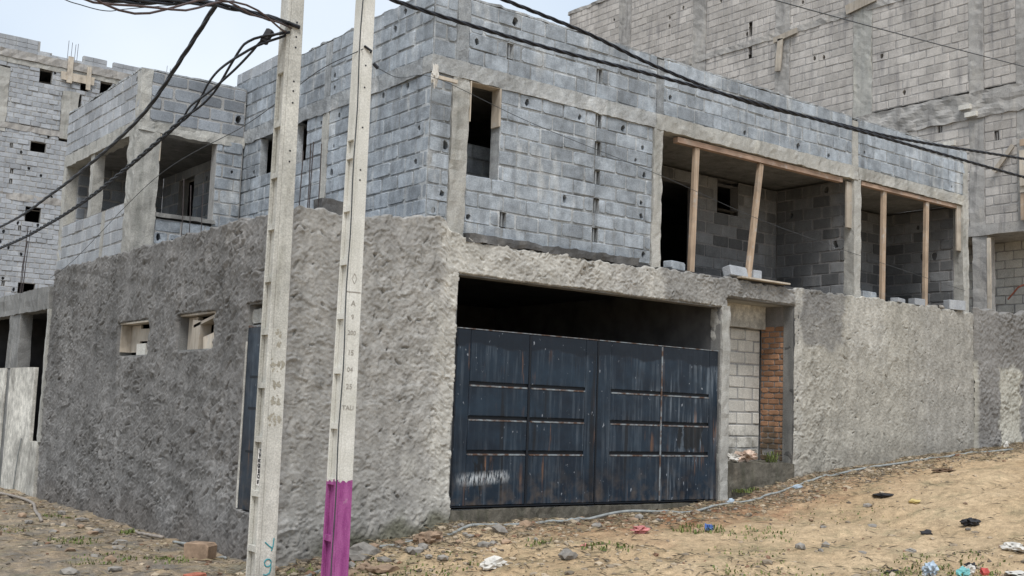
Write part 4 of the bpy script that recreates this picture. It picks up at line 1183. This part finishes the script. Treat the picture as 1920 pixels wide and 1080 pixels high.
for (z, k) in ((1.85, 1), (1.72, 1), (1.53, 3), (1.34, 2), (1.18, 2), (1.00, 3)):
    bl = MB()
    for i in range(k):
        cx = -2.815+(i-(k-1)/2)*.048
        for q_ in range(9):
            ex, ez = cx+random.gauss(0, .011), z+random.gauss(0, .022); n_ = 6; rr_ = random.uniform(.006, .017)
            v = [(ex+rr_*random.uniform(.5, 1.4)*math.cos(a), yy(z)-.0004-.0003*q_, ez+rr_*random.uniform(.5, 1.6)*math.sin(a)) for a in [2*math.pi*t/n_ for t in range(n_)]]
            bl.add(v+[(t[0], t[1]+.004, t[2]) for t in v], [tuple(range(n_))]+[(t, n_+t, n_+(t+1) % n_, (t+1) % n_) for t in range(n_)])
    bl.build('stencil_mark', 'blot', p1)
# cable down the edge of the purple pole
pts = []
for z in np.linspace(-.8, 5.6, 26): pts.append((-2.405-half2(z)*.95+.006*math.sin(z*5), -2.420-half2(z)-.008+.004*math.sin(z*3.1), z))
MB().tube(pts, .006, 5).build('edge_cable', 'thin', p2)
# brackets and wedge clamps at the top of the poles
MB().tube([(-2.80, -1.716-half1(4.9)-.02, 4.93), (-3.0, -1.80, 4.96)], .02, 6).build('bracket', 'cable', p1)
MB().tube([(-2.43, -2.50, 4.66), (-2.36, -2.52, 4.62), (-2.33, -2.44, 4.60)], .012, 6).build('bracket', 'cable', p2)
MB().tube([(-2.33, -2.52, 4.50), (-2.28, -2.53, 4.46)], .018, 6).build('clamp', 'cable', p2)

# ------------------------------------------------------------------ cables
def crom(P, n=12):
    P = [Vector(p) for p in P]
    P = [P[0]*2-P[1]]+P+[P[-1]*2-P[-2]]
    o = []
    for i in range(1, len(P)-2):
        a, b, c, d = P[i-1], P[i], P[i+1], P[i+2]
        for k in range(n):
            t = k/n
            o.append(.5*((2*b)+(c-a)*t+(2*a-5*b+4*c-d)*t*t+(3*b-a-3*c+d)*t**3))
    o.append(P[-2])
    return o
def cable(pts, r, label, mat='cable', name='overhead_cable', strands=1, tw=.02, pitch=.6, n=14, group='overhead cables', cat='cable', loose=None):
    C = crom(pts, n)
    # resample evenly for the twist
    if strands > 1:
        L = [0]
        for a, b in zip(C, C[1:]): L.append(L[-1]+(b-a).length)
        k = int(L[-1]/(pitch/8))+2; k = min(k, 700)
        A = np.array([tuple(c) for c in C]); s = np.linspace(0, L[-1], k)
        A = np.stack([np.interp(s, L, A[:, q]) for q in range(3)], 1)
        ds = s[1]-s[0]
        ph_ = np.cumsum([ds/(pitch*(1+1.6*((loose(v)-1) if loose else 0))) for v in s])
        m = MB()
        for j in range(strands):
            q = []
            for i in range(k):
                t = Vector(A[min(i+1, k-1)]-A[max(i-1, 0)]).normalized()
                a = t.cross(Vector((0, 0, 1))).normalized(); b = t.cross(a)
                g = 2*math.pi*(ph_[i]+j/strands)
                tt = tw*(loose(s[i]) if loose else 1)
                q.append(tuple(Vector(A[i])+a*math.cos(g)*tt+b*math.sin(g)*tt))
            m.tube(q, r, 5)
        o = m.build(name, mat, smooth=True)
    else:
        o = MB().tube(C, r, 6).build(name, mat, smooth=True)
    return tag(o, label, cat, group)
P1a = (-2.90, -1.80, 4.95)
cable([P1a, (-4.03, -2.64, 4.63), (-4.85, -3.01, 4.34), (-5.46, -3.3, 4.17), (-6.33, -3.72, 3.99), (-9, -5.0, 3.9), (-13, -6.9, 4.2), (-20, -10.2, 5.6)], .013, 'thick twisted cable bundle leaving the bare pole along the top edge of the photo', strands=3, tw=.017, pitch=1.1)
cable([(-2.90, -1.80, 4.88), (-3.93, -2.73, 4.65), (-4.54, -3.14, 4.32), (-4.97, -3.42, 4.13), (-5.37, -3.68, 4.03), (-5.87, -4.07, 4.01), (-9, -5.2, 4.0), (-13, -7.0, 4.3), (-20, -10.2, 5.7)], .010, 'loose sagging pair of cables below the twisted bundle at the top', 'cable_b', strands=2, tw=.03, pitch=1.7)
cable([(-3.74, -2.39, 4.81), (-4.79, -2.85, 4.34), (-5.03, -2.95, 4.23), (-5.27, -3.06, 4.19), (-5.45, -3.15, 4.18), (-5.9, -3.3, 4.25), (-9, -4.8, 4.4), (-20, -10.1, 5.8)], .004, 'thin single wire sagging at the top left of the sky', 'thin')
cable([(-4.0, -2.6, 4.64), (-3.84, -2.18, 4.78), (-3.59, -.74, 4.68), (-3.28, 1.22, 4.54), (-3.02, 3.63, 4.47), (-2.71, 7.08, 4.44), (-2.31, 12.34, 4.5), (-1.48, 25.99, 5.03), (-1.2, 36.9, 5.6)], .014, 'upper twisted brown cable running away to the left over the balcony', 'cable', strands=3, tw=.012, pitch=1.7)
cable([(-2.90, -1.80, 4.86), (-3.17, -1.64, 4.73), (-3.1, -.82, 4.68), (-2.93, .45, 4.57), (-2.76, 2.09, 4.46), (-2.45, 5.66, 4.29), (-2.21, 9.15, 4.22), (-1.97, 13.72, 4.24), (-1.43, 26.02, 4.55), (-1.1, 36.9, 5.0)], .014, 'lower thick twisted cable spreading into loops beside the bare pole', 'cable', strands=3, tw=.019, pitch=.95,
      loose=lambda s: 1+2.2*max(0, min(1, (3.2-s)/1.2))*max(0, min(1, s/.6)))
cable([(-2.39, -2.43, 5.35), (-2.0, -2.25, 5.31), (-.14, -2.25, 5.28), (1.8, -2.25, 5.33), (4.59, -2.25, 5.38), (7.14, -2.25, 5.42), (10.62, -2.25, 5.46), (14.18, -2.25, 5.53), (30, -2.3, 6.6)], .012, 'lower of the two twisted cables crossing the house front to the right', strands=3, tw=.014, pitch=.6)
cable([(-2.39, -2.43, 6.0), (-1.44, -2.0, 5.88), (-.39, -2.0, 5.8), (.87, -2.0, 5.71), (2.04, -2.0, 5.56), (3.77, -2.0, 5.45), (5.64, -2.0, 5.52), (7.53, -2.0, 5.6), (11.11, -2.0, 5.9), (14.78, -2.0, 6.18), (30, -2.1, 7.4)], .012, 'upper of the two twisted cables crossing the house front to the right', strands=3, tw=.014, pitch=.6)
cable([(-1, -3.2, 6.2), (1.42, -3.2, 6.22), (2.84, -3.2, 6.31), (5.43, -3.2, 6.51), (8.86, -3.2, 6.8), (12.12, -3.2, 7.09), (28, -3.2, 8.6)], .007, 'single thin cable crossing the tall building at the upper right corner', 'thin')
cable([(-2.28, -2.53, 4.46), (-1.4, -1.5, 4.78), (-.03, -.15, 5.36), (1.56, -.15, 5.07), (4.03, -.15, 4.74), (6.21, -.15, 4.39), (8.76, -.15, 4.12), (12.34, -.15, 3.8)], .004, 'thin service wire from the purple footed pole past the house corner', 'thin')
cable([(-2.45, -2.52, 4.62), (-2.61, -2.05, 4.51), (-2.62, -1.47, 4.43), (-2.54, -.04, 4.3), (-2.5, 2.88, 4.12), (-2.08, 7.69, 3.5), (-1.95, 9.7, 3.3)], .0045, 'thin wire from the purple footed pole back along the side wall', 'thin')
o = MB().tube([(-3.12, -1.70, 4.73), (-3.06, -1.70, 4.86)], .045, 8).build('cable_joint_box', 'blackp'); tag(o, 'black cable joint hanging beside the bare pole top', 'joint box')
o = MB().tube([(-3.30, -2.05, 4.86), (-3.22, -2.0, 4.88), (-3.12, -1.95, 4.90), (-3.0, -1.88, 4.92)], [.02, .035, .03, .02], 8).build('cable_clamp', 'blackp'); tag(o, 'ribbed black strain clamp where the top bundle meets the bare pole', 'clamp')

# ------------------------------------------------------------------ things on the ground
def zg(x, y): return float(gz(np.array([x]), np.array([y]))[0])
def ground_line(P, r, label, mat, name, lift=.0):
    C = crom([(x, y, (z if z is not None else zg(x, y)+r+lift)) for x, y, z in P], 8)
    C = [(p.x, p.y, max(p.z, zg(p.x, p.y)+r*.9)) for p in C]
    o = MB().tube(C, r, 7).build(name, mat, smooth=True)
    return tag(o, label, 'conduit')
ground_line([(-2.2, -1.2, None), (-1.6, -.7, None), (-1.12, -.5, -.62), (-.41, -.5, -.50), (.19, -.5, -.37), (.67, -.48, -.27), (1.87, -.46, -.285), (2.33, -.45, -.26), (3.21, -.45, -.15), (4.36, -.45, None), (5.04, -.42, None), (5.94, -.4, None),
             (6.97, -.42, None), (8.36, -.42, None), (9.9, -.40, None), (10.9, -.45, None), (12.15, -.5, None), (13.0, -.7, None)], .02, 'long grey plastic conduit lying along the foot of the front wall', 'conduit', 'plastic_conduit')
ground_line([(-2.0, .95, None), (-2.05, 1.3, None), (-2.02, 1.9, None), (-2.1, 2.4, None)], .018, 'short pale conduit lying at the foot of the dark side wall', 'conduit', 'plastic_conduit')
ground_line([(-2.05, 2.9, None), (-2.1, 3.6, None), (-2.05, 4.2, None)], .022, 'bent old pipe end near the foot of the dark side wall', 'conduit2', 'plastic_conduit')
ground_line([(-2.9, 5.5, None), (-2.6, 7.0, None), (-2.3, 8.4, None), (-2.3, 10.0, None), (-2.6, 12.0, None)], .026, 'dark pipe running from the annex across the bare earth', 'conduit2', 'plastic_conduit')

import bmesh
def ico(sub):
    bm = bmesh.new(); bmesh.ops.create_icosphere(bm, subdivisions=sub, radius=1)
    V = np.array([v.co[:] for v in bm.verts]); Fc = [tuple(v.index for v in f.verts) for f in bm.faces]; bm.free()
    return V, Fc
I1, I2, I3 = ico(1), ico(2), ico(3)
def lump(name, loc, size, mat, label, cat, seed, crumple=.25, group=None, ic=None, rz=0, sink=.3):
    V, Fc = ic or I2
    d = 1+crumple*(vnoise(V, 1.6, seed)+.8*vnoise(V, 4, seed+1))
    P = V*d[:, None]*np.array(size)/2
    z = zg(loc[0], loc[1]) if len(loc) == 2 else loc[2]
    lo = P[:, 2].min()
    b = MB().add([tuple(p) for p in P], Fc)
    o = b.build(name, mat)
    o.location = (loc[0], loc[1], z-lo-size[2]*sink); o.rotation_euler = (0, 0, rz)
    return tag(o, label, cat, group)
L3 = I3
lump('plastic_bag', (2.68, -5.40), (.16, .13, .12), 'paleblue', 'crumpled pale blue plastic bag among the litter at the bottom right', 'bag', 1, .35, ic=L3)
lump('plastic_bag', (3.00, -5.56), (.17, .13, .12), 'tealbag', 'crumpled teal plastic bag at the bottom right edge', 'bag', 2, .35, ic=L3)
lump('plastic_scrap', (3.30, -5.62), (.09, .08, .08), 'red', 'small red scrap beside white paper at the bottom right', 'litter', 3, .35)
lump('paper_scrap', (3.20, -5.52), (.13, .06, .11), 'white', 'upright white paper scrap left of the small red one', 'litter', 4, .35, ic=L3)
lump('paper_sheet', (3.42, -5.95), (.40, .26, .05), 'white', 'flat white torn sheet in the bottom right corner', 'litter', 5, .3, ic=L3, rz=.6)
lump('paper_sheet', (4.62, -5.22), (.34, .2, .10), 'white', 'white folded sheet at the right edge of the street', 'litter', 6, .3, ic=L3, rz=.9)
lump('rubber_scrap', (2.35, -5.2), (.24, .12, .06), 'blackp', 'black rubber scrap left of the pale blue bag', 'litter', 7, .35, ic=L3)
lump('rubber_scrap', (3.45, -5.38), (.16, .1, .07), 'blackp', 'black scrap behind the small red one', 'litter', 27, .35, ic=L3)
lump('plastic_wrapper', (3.36, -1.83), (.12, .08, .10), 'blue', 'bright blue wrapper in the weeds before the gate', 'litter', 8, .4, ic=L3)
lump('cloth_scrap', (2.21, -1.74), (.24, .14, .09), 'pink', 'pink cloth scrap on the red earth before the gate', 'litter', 9, .4, ic=L3)
lump('plastic_wrapper', (.9, -2.2), (.13, .07, .05), 'pink', 'small pink wrapper left of the pink cloth scrap', 'litter', 10, .4)
lump('paper_scrap', (5.42, -.38), (.14, .05, .11), 'paleblue', 'pale scrap leaning on the conduit at the gate corner', 'litter', 11, .3)
lump('plastic_bottle', (6.85, -.5), (.24, .09, .09), 'paleblue', 'crushed clear bottle beside the conduit under the niche step', 'bottle', 12, .2)
lump('brown_scrap', (9.24, -1.57), (.45, .22, .08), 'brown', 'dark brown scrap lying before the right wall', 'litter', 13, .3, ic=L3)
lump('broken_tile', (6.9, -2.04), (.48, .26, .05), 'blackp', 'dark broken tile lying alone on the sand', 'tile', 14, .18)
lump('yellow_scrap', (6.75, -2.62), (.22, .12, .06), 'yellow', 'yellow scrap just right of the dark broken tile', 'litter', 15, .3)
lump('paper_scrap', (13.6, -.25), (.16, .08, .17), 'white', 'white paper scrap at the foot of the boundary wall', 'litter', 16, .3)
lump('rubber_scrap', (6.05, -3.88), (.28, .18, .09), 'blackp', 'black scrap in the middle of the street at right', 'litter', 17, .35, ic=L3)
lump('rubber_scrap', (5.0, -3.9), (.2, .12, .07), 'blackp', 'small black scrap left of the one in mid street', 'litter', 18, .35)
lump('paper_bundle', (-.33, -2.15), (.30, .18, .12), 'white', 'crumpled white bundle in the rubble at the bottom centre', 'litter', 19, .4, ic=L3)
lump('mortar_lump', (.35, -2.55), (.20, .15, .12), 'stone', 'dark lump of mortar right of the crumpled white bundle', 'rubble', 20, .3)
o = lump('broken_brick', (-.15, -.62), (.46, .24, .17), 'stone_b', 'brown broken masonry lump beside the conduit left of the gate', 'rubble', 21, .22, ic=L3, rz=.4)
lump('flat_stone', (-1.05, -.62), (.42, .24, .2), 'stone', 'grey flat stone beside the purple pole foot', 'rubble', 22, .22)
lump('flat_stone', (-1.15, -1.25), (.26, .18, .1), 'stone_b', 'low grey brown stone right of the purple pole foot', 'rubble', 29, .22)
lump('rag_heap', (6.35, .12, .50), (.34, .2, .15), 'rag', 'tan crumpled rag on the niche step', 'rag', 23, .45, ic=L3, sink=.12)
lump('rag_heap', (5.98, .1, .50), (.24, .16, .10), 'white', 'pale crumpled rag left of the tan one on the niche step', 'rag', 24, .45, ic=L3, sink=.12)
lump('tied_cloth', (-.05, -.12, 5.22), (.10, .06, .24), 'white', 'white rag tied to the wire at the house corner', 'rag', 25, .4, ic=L3, sink=0)
o = MB().box(.02, .32, -.10, -.06, 5.385, 5.43).build('wire_bracket', 'wood_p'); tag(o, 'pale timber peg holding the wire at the house corner', 'bracket')
loose_block('loose_block', (-2.25, 1.15, -.73), (.32, .22, .20), -.9, 0, 'stone_b', 'brown block lying at the foot of the wall beside the bare pole')
bk = loose_block('red_brick', (-2.95, -.45, zg(-2.95, -.45)-.03), (.24, .12, .09), .5, 0, 'brick_red', 'red brick half buried in the earth left of the bare pole')
bk['category'] = 'brick'

# larger rubble along the wall foot: countable stones nothing tells apart
rs = random.Random(12)
spots = [(rs.uniform(-1.6, 1.2), rs.uniform(-1.5, -.25)) for _ in range(46)]+[(rs.uniform(1.2, 5.5), rs.uniform(-.9, -.3)) for _ in range(16)]+[(rs.uniform(-4.2, -2.1), rs.uniform(.0, 7)) for _ in range(30)]+[(rs.uniform(2, 7), rs.uniform(-5.6, -1.5)) for _ in range(14)]
LAB = ['small angular rubble stone in the spoil between the poles and the gate', 'small rubble stone lying close in front of the gate threshold', 'small rubble stone on the earth beside the dark side wall', 'small loose stone out on the open sandy street']
GRP = ['rubble in the spoil heap', 'rubble before the gate', 'rubble beside the side wall', 'stones on the street']
for i, (x, y) in enumerate(spots):
    s = rs.uniform(.05, .15)
    lump('rubble_stone', (x, y), (s*rs.uniform(1, 1.7), s, s*rs.uniform(.5, .8)), 'stone' if i % 3 else 'stone_b', LAB[0 if i < 46 else 1 if i < 62 else 2 if i < 92 else 3], 'rubble', 100+i, .2, GRP[0 if i < 46 else 1 if i < 62 else 2 if i < 92 else 3], ic=I1, rz=rs.uniform(0, 6), sink=.25)

# gravel, straw and weeds: nobody could count them
def scatter_points(n, r):
    P = []
    while len(P) < n:
        q = r.random()
        if q < .45: x, y = r.uniform(-2, 15), -abs(r.gauss(.15, .75))
        elif q < .88: x, y = r.uniform(-3, 9), r.uniform(-6.2, 0)
        else: x, y = -2.0-abs(r.gauss(0, 1.4)), r.uniform(-1.5, 12)
        if y < -1.3 and x > 1.5 and y > -4.9 and r.random() < .86: continue
        P.append((x, y))
    return np.array(P)
rs = random.Random(5)
def stuff_rocks(n):
    P = scatter_points(n, rs); Z = gz(P[:, 0], P[:, 1])
    V, Fc = I1; Fc = np.array(Fc)
    allV = []; allF = []; o = 0
    for (x, y), z in zip(P, Z):
        s = min(.06, .007+rs.expovariate(1/.009))
        d = np.array([rs.uniform(.75, 1.25) for _ in range(len(V))])
        a = rs.uniform(0, 6.28); c_, s_ = math.cos(a), math.sin(a)
        Q = V*d[:, None]*np.array([s*rs.uniform(1, 1.6), s, s*rs.uniform(.45, .8)])
        Q = np.stack([Q[:, 0]*c_-Q[:, 1]*s_+x, Q[:, 0]*s_+Q[:, 1]*c_+y, Q[:, 2]+z+s*.1], 1)
        allV.append(Q); allF.append(Fc+o); o += len(V)
    me = bpy.data.meshes.new('gravel')
    me.from_pydata(np.concatenate(allV).tolist(), [], np.concatenate(allF).tolist())
    me.materials.append(M_['pebble'])
    tag(link('gravel', me), 'loose gravel and crumbs strewn over the earth', 'gravel', kind='stuff')
stuff_rocks(9000)
def stuff_straw(n):
    P = scatter_points(n, rs); Z = gz(P[:, 0], P[:, 1]); m = MB()
    for (x, y), z in zip(P, Z):
        l = rs.uniform(.04, .22); a = rs.uniform(0, 6.28); w_ = rs.uniform(.003, .009); dz = rs.uniform(-.01, .03)
        dx, dy = math.cos(a)*l, math.sin(a)*l; nx, ny = -math.sin(a)*w_, math.cos(a)*w_
        z += .012
        m.add([(x-nx, y-ny, z), (x+nx, y+ny, z), (x+dx, y+dy, z+dz), (x+.5*dx, y+.5*dy, z+w_*1.6+dz*.5)], [(0, 1, 3), (1, 2, 3), (2, 0, 3), (0, 2, 1)])
    tag(m.build('dry_straw', 'straw'), 'dry stalks and twigs strewn over the earth', 'straw', kind='stuff')
stuff_straw(8500)
def tuft(m, x, y, n, rad, h, zb=None):
    for _ in range(n):
        a = rs.uniform(0, 6.28); q = rad*math.sqrt(rs.random()); px, py = x+q*math.cos(a), y+q*math.sin(a)
        z = zg(px, py) if zb is None else zb
        t = rs.uniform(0, 6.28); hh = h*rs.uniform(.4, 1.1); w_ = rs.uniform(.004, .011); le = hh*rs.uniform(.4, 1.1)
        dx, dy = math.cos(t), math.sin(t)
        b0 = (px-dy*w_, py+dx*w_, z); b1 = (px+dy*w_, py-dx*w_, z); mid = (px+dx*le*.45, py+dy*le*.45, z+hh*.75); tip = (px+dx*le, py+dy*le, z+hh*.7)
        m.add([b0, b1, (mid[0]+dy*w_, mid[1]-dx*w_, mid[2]), (mid[0]-dy*w_, mid[1]+dx*w_, mid[2]), tip], [(0, 1, 2, 3), (3, 2, 4)])
m = MB()
for (x, y, n, rad, h) in [(3.2, -1.8, 110, .3, .12), (3.5, -2.5, 90, .45, .07), (1.0, -2.45, 70, .25, .10), (.6, -1.7, 40, .15, .09), (-1.4, -1.2, 120, .45, .09), (-.6, -1.6, 80, .4, .07), (2.6, -5.5, 160, .6, .09), (3.4, -5.2, 120, .5, .07), (1.2, -4.6, 120, .5, .06),
                     (-2.15, 3.9, 60, .12, .12), (-2.5, 6.2, 60, .25, .09), (-3.1, 3.2, 80, .3, .10), (-2.7, 1.0, 90, .25, .08), (-3.3, 1.4, 90, .35, .07), (-3.6, 4.8, 60, .35, .06), (2.4, -3.3, 60, .5, .05), (5.6, -2.2, 70, .7, .05), (-1.75, -.5, 40, .15, .1)]:
    tuft(m, x, y, int(n*1.3), rad*1.15, h*.62)
tag(m.build('weeds', 'grass'), 'low patchy weeds and grass on the bare earth', 'weeds', kind='stuff')
m = MB(); tuft(m, 7.02, .18, 46, .10, .22, .49); tag(m.build('niche_plant', 'grass'), 'small green weed growing on the niche step before the bricks', 'plant')
m = MB(); tuft(m, 5.95, -.12, 70, .16, .07, .04); tuft(m, 6.2, -.10, 40, .14, .06, .07)
tag(m.build('moss_clump', 'grass'), 'mossy clump at the foot of the niche step', 'plant')
